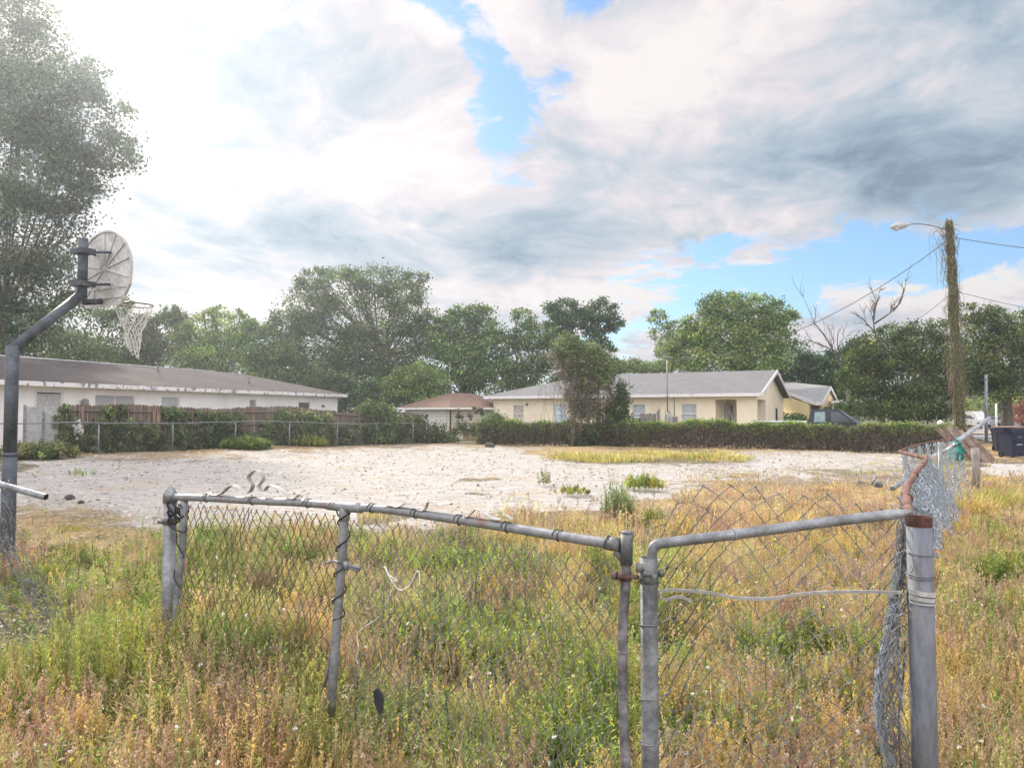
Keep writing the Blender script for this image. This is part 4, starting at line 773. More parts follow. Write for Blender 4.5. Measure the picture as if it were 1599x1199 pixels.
# vines
def vine(name, label, pts, n, ls, cols, pr, cat='vine', stems=0, stemcol=(.16,.11,.08)):
    """pts: list of (centre, radii) blobs of foliage"""
    mb = MB(); vol = np.array([r[0]*r[2] for c, r in pts]); c0 = np.array(pts[0][0])
    for (c, r), v_ in zip(pts, vol):
        m = int(n*v_/vol.sum()); k = max(6, m//40); cl = rv(k)*rng.uniform(.3, 1, (k, 1))**.5*np.array(r)+np.array(c); ci = rng.integers(0, k, m)
        p = cl[ci]+rng.normal(0, 1, (m, 3))*(min(.13, max(.05, min(r)*.5))); p[:, 2] = np.maximum(p[:, 2], gz(p[:, 0], p[:, 1])+.02)
        d = rv(m); d[:, 2] -= .5; d /= np.linalg.norm(d, axis=1, keepdims=True); L_ = ls*rng.uniform(.6, 1.4, m)
        mb.diamonds(p, d, rv(m)-np.array([0, 1.0, 0]), L_, L_*.7, np.clip(pick(k, cols, pr, .25)[ci]*np.exp(rng.normal(0, .2, (m, 1))), .004, .7))
    return tag(mb.build(name, LEAF, tint=True, loc=tuple(c0)), label, cat)
IVY = ((.13,.17,.07), (.18,.22,.09), (.09,.12,.055)); ip = (1, 1, .6)
def wall_blobs(u0, u1, z0, z1, off=.72, dep=.12, step=.32):
    s0, s1 = fs(u0, off), fs(u1, off); out = []
    for s in np.arange(s0, s1, step):
        for z in np.arange(z0+.12, z1-.18, .36):
            if rng.random() < .97: out.append((FP(s+rng.uniform(-.15, .15), off, z), (.34, dep, .2)))
    return out
vine('ivy', 'dark ivy covering the left foot of the brown board fence', wall_blobs(93, 238, 0, 1.2)+wall_blobs(93, 118, 1.0, 1.75)+wall_blobs(160, 188, 1.0, 1.8), 9500, .085, IVY, ip)
vine('ivy', 'dark ivy between the reddish board and the drooping vine on the fence', wall_blobs(246, 335, 0, 1.25)+wall_blobs(255, 285, 1.0, 1.75), 7000, .085, IVY, ip)
vine('ivy', 'bushy vine spilling down the middle of the board fence', wall_blobs(292, 318, 1.2, 1.8)+wall_blobs(325, 368, 0, 1.55, .5, .35), 5000, .09, ((.10,.14,.05), (.07,.10,.035)), (1, 1))
vine('ivy', 'low vines on the plank section right of the drooping vine', wall_blobs(368, 425, 0, 1.0), 3600, .09, IVY, ip)
vine('ivy', 'thick green vine smothering the top of the fence under the roof corner', wall_blobs(422, 522, .1, 1.72, .6, .3, .55), 9000, .10, IVY+((.17,.21,.06),), (1, 1, .6, .5))
vine('ivy', 'vines on the far end of the board fence beside the garage', wall_blobs(525, 562, 0, 1.1, .6, .2, .6)+wall_blobs(605, 655, .0, 1.7, .6, .3, .6), 6500, .11, IVY, ip)
vine('round_shrub', 'tall round shrub growing over the far board fence', [(U(580, 655, 38.5), (1.0, .7, .9)), (U(572, 640, 38.8), (.6, .5, .4)), (U(590, 675, 38.3), (.9, .6, .7)), (U(605, 650, 38.6), (.6, .5, .6))], 6000, .11, ((.13,.18,.06), (.09,.13,.045)), (1, 1), 'shrub')
# vine covered fence in front of the tan house
h0, h1 = np.array([-1.6, 39.9]), np.array([17.9, 30.9]); hdv = (h1-h0)/np.linalg.norm(h1-h0); hl = np.linalg.norm(h1-h0); hn = np.array([-hdv[1], hdv[0]])
def HP(s, off=0, z=0): p = h0+hdv*s+hn*off; return np.array([p[0], p[1], float(gz(*p))+z])
def hx(u, off=0.): a = (u-W0/2)/F; p = h0+hn*off; return (a*p[1]-p[0])/(hdv[0]-a*hdv[1])
hf = thing('vine_covered_fence', 'long chain link fence buried in green and brown vines before the tan house', 'fence', HP(hl/2))
mb = MB(); mb.tube([HP(0, 0, 1.1), HP(hl, 0, 1.1)], .021, 6); mb.build('top_rail', GALVD, hf)
for s in np.arange(0, hl+.1, 3.05): mb = MB(); mb.tube([HP(s, 0, -.1), HP(s, 0, 1.1)], .025, 6); mb.build('post', GALVD, hf)
mb = MB(); chain(mb, lambda S, T: np.stack([h0[0]+hdv[0]*S, h0[1]+hdv[1]*S, T+0*S], -1), 0, hl, .04, 1.08, .10, .10, .0022); mb.build('mesh', WIRE, hf)
n = 70000; s = rng.uniform(-.3, hl+.2, n); prof = 1.16+.07*np.sin(s*1.7)+.07*np.sin(s*.6+1)+.06*np.sin(s*4.1)+.16*rng.random(n)**5; z = rng.random(n)**.75*prof
lf = np.clip((z/prof-.42)*3+rng.normal(0, .25, n)+.9*(vnoise(s, z*2, .8, 41)-.5)*2 - .35*(s > 9)*(z < .8), 0, 1); wd_ = .27*(1-.35*(z/prof)**3)
off = rng.uniform(-1, 1, n)*wd_; p = h0[None]+hdv[None]*s[:, None]+hn[None]*off[:, None]; P3 = np.stack([p[:, 0], p[:, 1], gz(p[:, 0], p[:, 1])+z], 1)
sun_top = np.clip((s-9)/6, 0, 1); keep = rng.random(n) < (.55+.45*lf)
gcol = pick(n, ((.20,.30,.07), (.34,.42,.09), (.14,.21,.055)), (1, .7, 1)); dcol = pick(n, ((.20,.15,.11), (.27,.21,.16), (.12,.14,.06)), (1, 1, .9)); dcol2 = pick(n, ((.12,.16,.06), (.17,.16,.09), (.10,.13,.05)), (1, .6, 1))
dc = np.where((s < 9)[:, None], dcol2, dcol); col = np.where((rng.random(n) < lf)[:, None], gcol, dc)
mb = MB(); d = rv(n); d[:, 2] -= .5; d /= np.linalg.norm(d, axis=1, keepdims=True); L_ = .10*rng.uniform(.6, 1.4, n)
mb.diamonds(P3[keep], d[keep], (rv(n)-np.array([0, 1., 0]))[keep], L_[keep], L_[keep]*.62, col[keep])
m = 5000; s = rng.uniform(0, hl, m); z0_ = rng.uniform(.3, 1.2, m); p0 = h0[None]+hdv[None]*s[:, None]-hn[None]*rng.uniform(.05, .33, m)[:, None]
a_ = np.stack([p0[:, 0], p0[:, 1], z0_], 1); q_ = a_+np.stack([rng.normal(0, .2, m), rng.normal(0, .05, m), -rng.uniform(.1, .6, m)], 1); q_[:, 2] = np.maximum(q_[:, 2], .02)
mid = (a_+q_)/2+rng.normal(0, .06, (m, 3)); mb.tubes(np.stack([a_, mid, q_], 1), .007, 3, np.repeat(pick(m, ((.20,.155,.12), (.12,.09,.07)), (1, 1)), 1, 0), cap=False)
mb.build('vines', LEAF, hf, tint=True)
vine('vine_mound', 'dense round lump of vines on the fence corner by the tan house', [(HP(hx(768), .1, 1.25), (.55, .4, .3)), (HP(hx(775), .1, .9), (.7, .4, .5))], 2500, .10, IVY, ip)
vine('ivy', 'scraggly vines hanging over the siding of the brown roofed garage', [(U(u, v, 45.6), (.18, .1, .35)) for u, v in ((716,645),(720,652),(733,648),(748,645),(762,648),(762,655),(664,650),(660,660),(740,643),(755,643))], 1100, .09, ((.07,.09,.04), (.10,.09,.05)), (1, 1))
vine('vine_hedge', 'low vines on chain link before the brown roofed garage', [(np.array(gb(u, 41))+[0, 0, zz_], (.55, .3, .35)) for u in range(668, 765, 16) for zz_ in (.3, .8) if rng.random() < .85], 4500, .10, ((.09,.12,.045), (.13,.12,.07), (.07,.09,.04)), (1, .7, 1))
# the tree wrapped in vines
Yv = 37.2; vt = thing('vine_draped_tree', 'leaning tree smothered in brown and green hanging vines in front of the tan roof', 'tree', gb(925, Yv))
mb = MB()
for path, r in (([(893,700),(897,640),(903,590),(890,545)], .11), ([(905,700),(908,650),(902,600),(912,550)], .08), ([(965,700),(960,640),(945,590),(920,560)], .10), ([(930,700),(935,640),(930,590),(915,560)], .06), ([(975,700),(978,650),(965,610)], .06)):
    mb.tubes(bez([U(u, v, Yv) for u, v in path], 14), np.linspace(r, r*.5, 14), 7)
mb.build('trunk', BARKG, vt)
mb = MB()
def cloud(lst, n, ls, cols, pr, dep=.6):
    ar = sum(a*b for _, _, a, b in lst)
    for (u, v, a, b) in lst:
        m = int(n*a*b/ar); k_ = Yv/F; c = np.array(U(u, v, Yv)); kk = max(8, m//35); cl = rv(kk)*rng.uniform(.25, 1, (kk, 1))**.5*[a*k_, dep, b*k_]+c; ci = rng.integers(0, kk, m)
        p = cl[ci]+rng.normal(0, .13, (m, 3)); p[:, 2] = np.maximum(p[:, 2], .03); d = rv(m); d[:, 2] -= .7; d /= np.linalg.norm(d, axis=1, keepdims=True); L_ = ls*rng.uniform(.6, 1.4, m)
        mb.diamonds(p, d, rv(m), L_, L_*.55, np.clip(pick(kk, cols, pr, .2)[ci]*np.exp(rng.normal(0, .2, (m, 1))), .004, .7))
cloud([(885,530,16,10),(898,548,20,14),(925,552,18,14),(878,545,12,10),(940,565,16,12),(930,575,22,14),(905,570,22,16),(953,580,12,10)], 7500, .12, ((.17,.22,.09), (.12,.16,.06), (.2,.2,.11)), (1, 1, .6))
cloud([(905,560,42,28),(925,590,36,22),(885,545,24,20),(940,572,24,18)], 8500, .12, ((.21,.29,.10), (.15,.21,.075), (.25,.27,.13)), (1, 1, .6))
cloud([(910,622,22,26),(902,655,16,30),(925,640,20,24),(908,685,18,16)], 3800, .10, ((.14,.17,.07), (.19,.16,.11), (.11,.14,.06)), (1, .7, 1))
cloud([(872,560,15,14),(885,572,18,20),(900,590,18,22),(925,598,22,16),(940,612,22,14),(893,620,10,26),(900,655,14,34),(940,630,18,16)], 4200, .10, ((.17,.13,.10), (.22,.17,.13), (.11,.12,.06)), (1, 1, 1))
cloud([(972,610,12,14),(968,635,16,24),(970,665,16,24),(950,660,16,30),(960,685,22,14),(905,685,20,14),(930,680,22,12)], 10500, .11, ((.08,.115,.04), (.055,.085,.03)), (1, 1))
mb.build('crown', LEAF, vt, tint=True)
mb = MB(); m = 750; u = rng.normal(905, 24, m); v = rng.uniform(545, 640, m); Y_ = Yv+rng.uniform(-.6, .4, m); a_ = np.array([U(u[i], v[i]+ (u[i]-905)*.3, Y_[i]) for i in range(m)])
q_ = a_+np.stack([rng.normal(.05, .22, m)+.25*np.sin(u), rng.normal(0, .08, m), -rng.gamma(2.2, .35, m)], 1); q_[:, 2] = np.maximum(q_[:, 2], .05); mid = (a_+q_)/2+rng.normal(0, .10, (m, 3))
mb.tubes(np.stack([a_, (a_*3+q_)/4+rng.normal(0, .06, (m, 3)), mid, q_], 1), .008, 3, pick(m, ((.25,.20,.16), (.19,.15,.12), (.33,.28,.23)), (1, 1, .7)), cap=False); mb.build('hanging_vines', LEAF, vt, tint=True)

# ------------------------------------------------------------------ utility pole, lamp, wires
up_ = thing('utility_pole', 'tall utility pole wrapped in dry vines from foot to tip', 'utility pole', gb(1500, 33)); pb, pt = np.array(U(1501, 690, 33))*[1, 1, 0], np.array(U(1482, 346, 33))
mb = MB(); mb.tubes(np.linspace(pb, pt, 10), np.linspace(.16, .10, 10), 12); mb.build('pole', BARKG, up_, smooth_=True)
n = 15000; t_ = rng.random(n); a = rng.uniform(0, 6.28, n); lump = .03+.11*vnoise(t_*16, a*.3, .7, 3)**2+.03*np.clip(t_-.93, 0, 1)*8+.14*np.clip(.12-t_, 0, 1)*6
r_ = (.165-.075*t_)+lump*rng.random(n)**.7; c = pb+(pt-pb)*t_[:, None]+np.stack([np.cos(a)*r_, np.sin(a)*r_, rng.normal(0, .05, n)], 1)
mb = MB(); d = rv(n)*[.5, .5, 1]-[0, 0, .5]; d /= np.linalg.norm(d, axis=1, keepdims=True); mb.diamonds(c, d, rv(n), rng.uniform(.07, .2, n), .035, pick(n, ((.26,.21,.13), (.18,.14,.09), (.22,.26,.07), (.36,.30,.2), (.14,.18,.05)), (1.1, 1., 1.3, .4, .9), .3))
m = 360; t0_ = rng.random(m)**.8; a = rng.uniform(0, 6.28, m); r_ = .21-.08*t0_; A_ = pb+(pt-pb)*t0_[:, None]+np.stack([np.cos(a)*r_, np.sin(a)*r_, 0*a], 1)
Q_ = A_+np.stack([np.cos(a)*rng.uniform(0, .28, m), np.sin(a)*.1, -rng.gamma(2, .3, m)], 1); Q_[:, 2] = np.maximum(Q_[:, 2], .02); mb.tubes(np.stack([A_, (A_+Q_)/2+rng.normal(0, .08, (m, 3))+np.stack([np.cos(a)*.12, 0*a, 0*a], 1), Q_], 1), .009, 3, pick(m, ((.30,.23,.16), (.2,.2,.09)), (1, .7)), cap=False)
for _ in range(26):
    A0_ = np.array(U(rng.uniform(1470, 1490), rng.uniform(350, 385), 33)); mb.tubes(bez([A0_, A0_+[rng.uniform(-.6, .2), 0, -.1], A0_+[rng.uniform(-.6, .35), 0, -rng.uniform(.4, 1.9)]], 8), .009, 3, np.array((.25,.22,.12)), cap=False)
mb.build('vines', LEAF, up_, tint=True)
lt = thing('street_lamp', 'cobra head street lamp on a thin arm at the top of the vine wrapped pole', 'street lamp', U(1475, 360, 33))
mb = MB(); mb.tube(bez([U(1480, 360, 33), U(1462, 354, 32.9), U(1440, 350, 32.8), U(1420, 350, 32.7)], 14), .028, 7); mb.build('arm', GALV, lt, smooth_=True)
mb = MB(); a0, a1 = np.array(U(1422, 350, 32.7)), np.array(U(1390, 355, 32.6)); tt = np.linspace(0, 1, 12); mb.tubes((a0+(a1-a0)*tt[:, None])[None], np.array([.04,.06,.09,.12,.145,.16,.17,.17,.16,.13,.09,.03])[None], 12); mb.build('lamp_head', mat('lamp_head', (.42,.43,.42), .5, .2, .1, 4), lt, smooth_=True)
mb = MB(); c_ = (a0*.3+a1*.7)-[0, 0, .10]; mb.tubes((c_+np.array([[0,0,.02],[0,0,-.03],[0,0,-.08],[0,0,-.11]]))[None], np.array([.13,.125,.09,.03])[None], 12); mb.build('lens', mat('lamp_lens', (.6,.58,.5), .2, 0, .05, 4), lt, smooth_=True)
def wire(label, a, b, sag, r=.013):
    a, b = np.array(tuple(a)), np.array(tuple(b)); t_ = np.linspace(0, 1, 40)[:, None]; p = a+(b-a)*t_; p[:, 2] -= sag*4*(t_*(1-t_))[:, 0]; mb = MB(); mb.tubes(p, r, 5); return tag(mb.build('utility_wire', mat('cable', (.12,.125,.13), .7), loc=tuple(a)), label, 'wire')
Lh = frame(AT[2], -28)[0]; wire('service wire sagging from the utility pole to the tan house mast', U(1476, 378, 33), Lh(lx(1046), -.5, 4.65), 1.3, .018)
wire('upper wire running right from the top of the utility pole', U(1490, 371, 33), U(1760, 398, 30), .15, .018)
wire('lower faint wire running right past the utility pole', U(1492, 455, 33.5), U(1760, 505, 48), .2, .014); wire('faint wire running left from the utility pole into the trees', U(1490, 455, 33.5), U(1310, 560, 52), .5, .012)

# ------------------------------------------------------------------ pickup truck
TA = -24; tkp = U(1275, 660, 34.3); TK = frame((tkp.x, tkp.y+.9, 0), TA); L, ax, org = TK
tk = thing('pickup_truck', 'dark grey pickup truck parked behind the vine fence by the tan house', 'truck', L(0, 0, 0)); TPNT = mat('truck_paint', (.045,.055,.07), .35, .3, .1, 2, spec=.5)
def side(poly, y0, y1, mb, m=None):
    mb.prism([L(x, y0, z) for x, z in poly], (y1-y0)*ax[1])
BD = [(-2.45,.55),(-2.45,1.18),(-2.40,1.22),(-.02,1.22),(-.02,1.12),(2.25,1.13),(3.3,1.05),(3.52,.95),(3.55,.55),(2.95,.45),(2.85,.72),(2.55,.92),(2.2,.92),(1.9,.72),(1.8,.42),(-.75,.42),(-.85,.72),(-1.15,.92),(-1.5,.92),(-1.8,.72),(-1.9,.5)]
mb = MB(); side(BD, -.92, .92, mb); mb.build('body', TPNT, tk)
CB = [(.0,1.122),(.12,1.78),(.28,1.84),(1.15,1.83),(1.35,1.79),(2.15,1.14)]; mb = MB(); side(CB, -.80, .80, mb); mb.build('cab', TPNT, tk)
DG = mat('truck_glass', (.09,.105,.12), .08, 0, .1, 2, spec=.8); LG = mat('pale_glass', (.28,.38,.38), .12, 0, .1, 1, spec=.8)
mb = MB(); side([(.26,1.24),(.30,1.70),(.74,1.71),(.74,1.24)], -.825, -.803, mb); mb.build('rear_side_window', LG, tk)
mb = MB(); side([(.98,1.24),(.98,1.71),(1.30,1.70),(1.85,1.24)], -.825, -.803, mb); mb.build('front_side_window', DG, tk)
mb = MB(); mb.prism([L(1.40, -.74, 1.765), L(2.14, -.76, 1.165), L(2.14, .76, 1.165), L(1.40, .74, 1.765)], .02*ax[0]+np.array([0, 0, .02])); mb.build('windshield', LG, tk)
mb = MB()
for y_ in (-.90, .80): mb.box((-2.42, y_, 1.225), (-.06, y_+.10, 1.29), None, org, ax)
mb.build('bed_rail', mat('rail_white', (.75,.75,.74), .4), tk)
mb = MB(); mb.box((-.04, -.78, 1.13), (-.012, .78, 1.3), None, org, ax); mb.build('bulkhead', GALVD, tk)
for x_ in (-1.32, 2.38):
    for y_ in (-.93, .70):
        w1 = MB(); w1.tube([L(x_, y_, .37), L(x_, y_+.23, .37)], .37, 20); o_ = w1.build('wheel', mat('tyre', (.02,.02,.02), .9), tk); w2 = MB(); w2.tube([L(x_, y_-.012, .37), L(x_, y_+.242, .37)], .2, 14); w2.build('rim', GALV, o_)
mb = MB(); mb.box((1.82, -1.03, 1.2), (1.95, -.83, 1.36), None, org, ax); mb.build('side_mirror', BLACKM, tk)
for y_ in (-.8, .55): mb = MB(); mb.box((3.50, y_, .78), (3.57, y_+.25, .95), None, org, ax); mb.build('headlight', LG, tk)
mb = MB(); mb.box((3.56, -.9, .45), (3.68, .9, .62), None, org, ax); mb.build('bumper', GALV, tk)

# ------------------------------------------------------------------ right side: bins, planks, cars, signs
NAVY = mat('bin_plastic', (.018,.023,.05), .45, 0, .15, 3, spec=.4)
def wbin(label, u, v, rot, hgt=1.02, mark=True):
    b_ = Gp(u, v); A = frame(tuple(b_), rot); L, ax, org = A; t0 = thing('wheelie_bin', label, 'rubbish bin', b_, 'dark bins at the roadside'); mb = MB()
    lo = [L(-.24, -.25, .05), L(.24, -.25, .05), L(.24, .28, .05), L(-.24, .28, .05)]; hi = [L(-.31, -.36, hgt), L(.31, -.36, hgt), L(.31, .36, hgt), L(-.31, .36, hgt)]
    mb.add(lo+hi, [(0,3,2,1),(4,5,6,7),(0,1,5,4),(1,2,6,5),(2,3,7,6),(3,0,4,7)]); mb.box((-.34, -.39, hgt-.09), (.34, .38, hgt-.001), None, org, ax); mb.box((-.17, -.365, .62), (.17, -.31, .66), None, org, ax); mb.build('body', NAVY, t0)
    mb = MB(); mb.prism([L(-.35, -.41, hgt+.003), L(.35, -.41, hgt+.003), L(.33, .40, hgt+.05), L(-.33, .40, hgt+.05)], (0, 0, .04)); mb.build('lid', NAVY, t0)
    for x_ in (-.27, .22): mb = MB(); mb.tube([L(x_, .27, .12), L(x_+.05, .27, .12)], .12, 14); mb.build('wheel', mat('tyre', (.02,.02,.02), .9), t0)
    if mark:
        mb = MB(); mb.box((-.11, -.345, .47), (.11, -.315, .515), None, org, ax); mb.build('grip', mat('grip_grey', (.3,.32,.36), .5), t0)
        mb = MB()
        for k in range(4): mb.box((-.07+k*.04, -.375, .75), (-.045+k*.04, -.34, .775), None, org, ax)
        mb.build('raised_lettering', mat('grip_grey', (.3,.32,.36), .5), t0)
    return t0
wbin('dark navy wheeled bin with a plank lying on its lid', 1579, 714, 6); wbin('second navy bin half hidden behind the left of the plank topped one', 1562, 705, -20, .98, False)
PLK = mat('old_plank', (.27,.225,.195), .9, 0, .25, 5, .1, 50, attr='tint', stretch=(1,1,1))
mb = MB(); p_ = Gp(1579, 714); A_ = frame((p_.x, p_.y, p_.z+1.125), 3); mb.box((-.70, -.22, 0), (1.1, .16, .04), np.array((1.4,1.2,1.1)), A_[2], A_[1]); tag(mb.build('plank', PLK, tint=True, loc=(p_.x, p_.y, p_.z+1.125)), 'long pale plank laid across the tops of the roadside bins', 'plank')
# pile of old pallets and boards
pile = [((1463,669),(1516,722),25.3,.09), ((1474,667),(1523,722),25.5,.10), ((1482,669),(1528,724),25.1,.10), ((1492,668),(1535,722),25.6,.12), ((1500,672),(1540,723),25.0,.09), ((1488,672),(1522,718),24.7,.08), ((1511,677),(1551,719),24.9,.13), ((1504,680),(1545,722),24.6,.11)]
labs = ['leftmost thin board of the leaning board pile', 'second board from the left in the leaning board pile', 'pinkish board in the middle of the leaning pile', 'wide grey board in the middle of the leaning pile', 'board just right of the middle of the leaning pile', 'short low board in front of the leaning pile', 'longest top board sloping down to the right in the pile', 'board lying just under the long top board of the pile']
for (a, b_, y_, w_), lb in zip(pile, labs):
    A0_, B0_ = np.array(U(*a, y_+.5)), np.array(U(*b_, y_-.2)); B0_[2] = max(B0_[2], .03); d = (B0_-A0_)/np.linalg.norm(B0_-A0_); sd_ = np.cross(d, [0, .8, .6]); sd_ /= np.linalg.norm(sd_); mb = MB()
    nn_ = np.cross(d, sd_); mb.prism([A0_-sd_*w_/1.6, A0_+sd_*w_/1.6, B0_+sd_*w_/1.6, B0_-sd_*w_/1.6], nn_*.035, np.array([1.1, .97, .92])*rng.uniform(.5, 1.35)); tag(mb.build('old_board', PLK, tint=True, loc=tuple(B0_)), lb, 'board', group='pile of old boards')
pl = thing('wooden_pallet', 'broken slatted pallet under the leaning boards by the fence end', 'pallet', Gp(1505, 722)); d0, d1 = np.array(U(1472, 676, 25.9)), np.array(U(1526, 723, 25.9)); dd_ = d1-d0
for k in range(5):
    a_ = d0+dd_*(k/4.5); mb = MB(); mb.prism([a_, a_+dd_*.12, a_+dd_*.12+np.array([.35, .8, .15]), a_+np.array([.35, .8, .15])], (0, -.03, .03), np.array([.7,.6,.55])); mb.build('slat', PLK, pl, tint=True)
for k in (0, 1): mb = MB(); o2 = np.array([.3, .7, .12])*k+np.array([0, .0, -.05]); mb.tubes(np.array([d0+o2, d1+o2]), .045, 4, np.array([.6,.5,.45])); mb.build('runner', PLK, pl, tint=True)
# things down the street
def car(label, u, v, Y, s=1., col=(.6,.61,.62), rot=0, name='parked_car', boxy=False):
    p = U(u, v, Y); A = frame((p.x, p.y, float(gz(p.x, p.y))+.1), rot); L, ax, org = A; t0 = thing(name, label, 'car', L(0, 0, 0)); m_ = mat('paint_%d%d' % (col[0]*99, col[2]*99), col, .35, .1, .05, 2)
    mb = MB(); pr = [(-2.1,.35),(-2.15,.8),(-1.9,.95),(1.1,.95),(2.0,.8),(2.1,.4),(1.7,.3),(-1.7,.3)]; mb.prism([L(x*s, -.85, z*s) for x, z in pr], 1.7*ax[1]); mb.build('body', m_, t0)
    cb = [(-1.7,.95),(-1.3,1.42),(.2,1.45),(1.0,.95)] if not boxy else [(-2.0,.95),(-1.95,1.85),(.5,1.85),(1.1,.95)]; mb = MB(); mb.prism([L(x*s, -.72, z*s+.001) for x, z in cb], 1.44*ax[1]); mb.build('cabin', m_, t0)
    mb = MB(); wn_ = [(-1.45,1.0),(-1.2,1.36),(.12,1.38),(.78,1.0)]; mb.prism([L(x*s, -.745, z*s) for x, z in wn_], .02*ax[1]); mb.build('side_window', DG, t0)
    for x_ in (-1.3, 1.35):
        for y_ in (-.88, .66): mb = MB(); mb.tube([L(x_*s, y_, .32*s), L(x_*s, y_+.2, .32*s)], .32*s, 14); mb.build('wheel', mat('tyre', (.02,.02,.02), .9), t0)
car('white van parked far down the road beside the vine wrapped pole', 1521, 665, 80, .95, (.62,.62,.61), -70, 'parked_van', True)
car('silver car parked far away just left of the bins', 1583, 665, 76, .9, (.34,.37,.40), -50)
car('low pale vehicle parked in the distance left of the silver car', 1556, 665, 82, .85, (.48,.47,.43), -45)
def pole_(name, label, cat, u, Y, vtop, r, m, extra=None):
    p = U(u, 660, Y); t0 = thing(name, label, cat, (p.x, p.y, float(gz(p.x, p.y)))); mb = MB(); mb.tube([(p.x, p.y, -.1), tuple(U(u, vtop, Y))], r, 8); mb.build('pole', m, t0); return t0, p
t0, p = pole_('signpost', 'short white post at the roadside beyond the leaning pipe', 'post', 1536.5, 44, 655, .05, TRIM); mb = MB(); q_ = U(1536.5, 655, 44); mb.box((q_.x-.12, q_.y-.02, q_.z-.45), (q_.x+.12, q_.y-.055+.0, q_.z)); mb.build('sign_plate', mat('sign_grey', (.5,.5,.5), .6), t0)
t0, p = pole_('metal_post', 'tall grey metal post in the shade right of the utility pole', 'post', 1539.5, 42, 585, .085, GALV)
t0, p = pole_('metal_post', 'thin pale post standing before the sunlit far foliage', 'post', 1555.5, 58, 630, .07, TRIM)
mb = MB(); p = HP(hx(1469), .3, 1.1); mb.tubes((p+np.array([[0,0,.0],[0,0,.12],[0,0,.22],[0,0,.3]]))[None], np.array([.1,.14,.12,.02])[None], 8); mb.tube([p-[0, 0, 1.1], p], .03, 5); tag(mb.build('white_cap_post', TRIM, loc=tuple(p-[0, 0, 1.1])), 'small white knob topped post above the right end of the vine fence', 'post')
mb = MB(); p = Gp(1520.5, 762); mb.tubes(np.array([[p.x, p.y, p.z-.1], [p.x+.01, p.y, p.z+.5], [p.x, p.y, U(1520.5, 700, p.y).z]]), np.array([.085, .08, .078])[None], 9); tag(mb.build('wooden_post', GREYW, tint=True, loc=tuple(p)), 'short weathered wooden post standing in tall grass', 'post')
# ------------------------------------------------------------------ basketball hoop
bc = np.array(U(163, 420, 9.2)); nB_ = np.array([math.cos(R(60)), math.sin(R(60)), 0]); tB = np.array([nB_[1], -nB_[0], 0]); upz = np.array([0, 0, 1.])
def B(a, z, n=0.): return np.array([bc[0], bc[1], 0])+tB*a+nB_*n+upz*z
bh = thing('basketball_hoop', 'basketball hoop with bent black pole and weathered fan backboard', 'basketball hoop', (-5.6, 8.28, 0))
pz = U(20, 537, 8.29); pbx = np.array([pz.x, pz.y, 0]); mb = MB(); mb.tubes(np.array([pbx-[0,0,.2], pbx+[0,0,1.2]]), .074, 10); mb.tubes(np.array([pbx+[0,0,1.2], pbx+[0,0,pz.z-.02]]), .068, 10); mb.tubes(np.array([pbx+[0,0,1.17], pbx+[0,0,1.21]]), .078, 10); mb.build('pole', BLACKM, bh, smooth_=False)
k0 = pbx+[0,0,pz.z-.06]; k1 = B(0, 3.10, -.27); mb = MB(); mb.tubes(np.array([k0, k1]), .060, 10); mb.build('arm', BLACKM, bh)
mb = MB(); mb.tubes(np.array([k1-[0, 0, .05], B(0, 3.78, -.27)]), .056, 10); mb.build('upright', BLACKM, bh)
zb0, zb1 = 2.98, 3.93; th = np.linspace(0, math.pi, 25); outl = [(.36, zb0), (.54, 3.22), (.56, 3.42)]+[(.56*math.cos(a), 3.42+(zb1-3.42)*math.sin(a)) for a in th[1:-1]]+[(-.56, 3.42), (-.54, 3.22), (-.36, zb0)]
mb = MB(); mb.prism([B(a, z, 0) for a, z in outl], nB_*.022); mb.build('backboard', PLAST, bh)
rb = MB()
def rib(a0, z0, a1, z1, w_=.016): d = np.array([a1-a0, z1-z0]); d /= np.linalg.norm(d); q = np.array([-d[1], d[0]])*w_/2; rb.prism([B(a0+q[0], z0+q[1], -.014), B(a1+q[0], z1+q[1], -.014), B(a1-q[0], z1-q[1], -.014), B(a0-q[0], z0-q[1], -.014)], nB_*.0135)
for a in (15, 40, 65, 90, 115, 140, 165): rib(.08*math.cos(R(a)), 3.45+.05*math.sin(R(a)), .53*math.cos(R(a)), 3.42+.47*math.sin(R(a)))
for a0, z0, a1, z1 in ((-.5, 3.2, .5, 3.2), (-.44, 3.08, .44, 3.08), (0, 3.45, .45, 3.05), (0, 3.45, -.45, 3.05), (.2, 3.2, .2, 3.0), (-.2, 3.2, -.2, 3.0), (0, 3.45, .55, 3.3), (0, 3.45, -.55, 3.3)): rib(a0, z0, a1, z1)
pts_ = outl+[outl[0]]
for (a0, z0), (a1, z1) in zip(pts_[:-1], pts_[1:]): rib(a0*.985, 3.43+(z0-3.43)*.985, a1*.985, 3.43+(z1-3.43)*.985, .02)
rb.build('rib', PLAST, bh)
for z_ in (3.62, 3.22):
    mb = MB(); mb.tubes(np.array([B(-.1, z_, -.29), B(.17, z_+.02, -.02)]), .017, 6); mb.tubes(np.array([B(.1, z_, -.29), B(-.17, z_+.02, -.02)]), .017, 6); mb.box((-.12, -.36, z_-.03), (.12, -.18, z_+.03), None, (bc[0], bc[1], 0), np.array([tB, nB_, upz])); mb.build('bracket', BLACKM, bh)
mb = MB(); mb.tubes(np.array([B(0, 3.0, -.25), B(0, 3.04, -.03)]), .04, 6); mb.build('rim_bracket', BLACKM, bh)
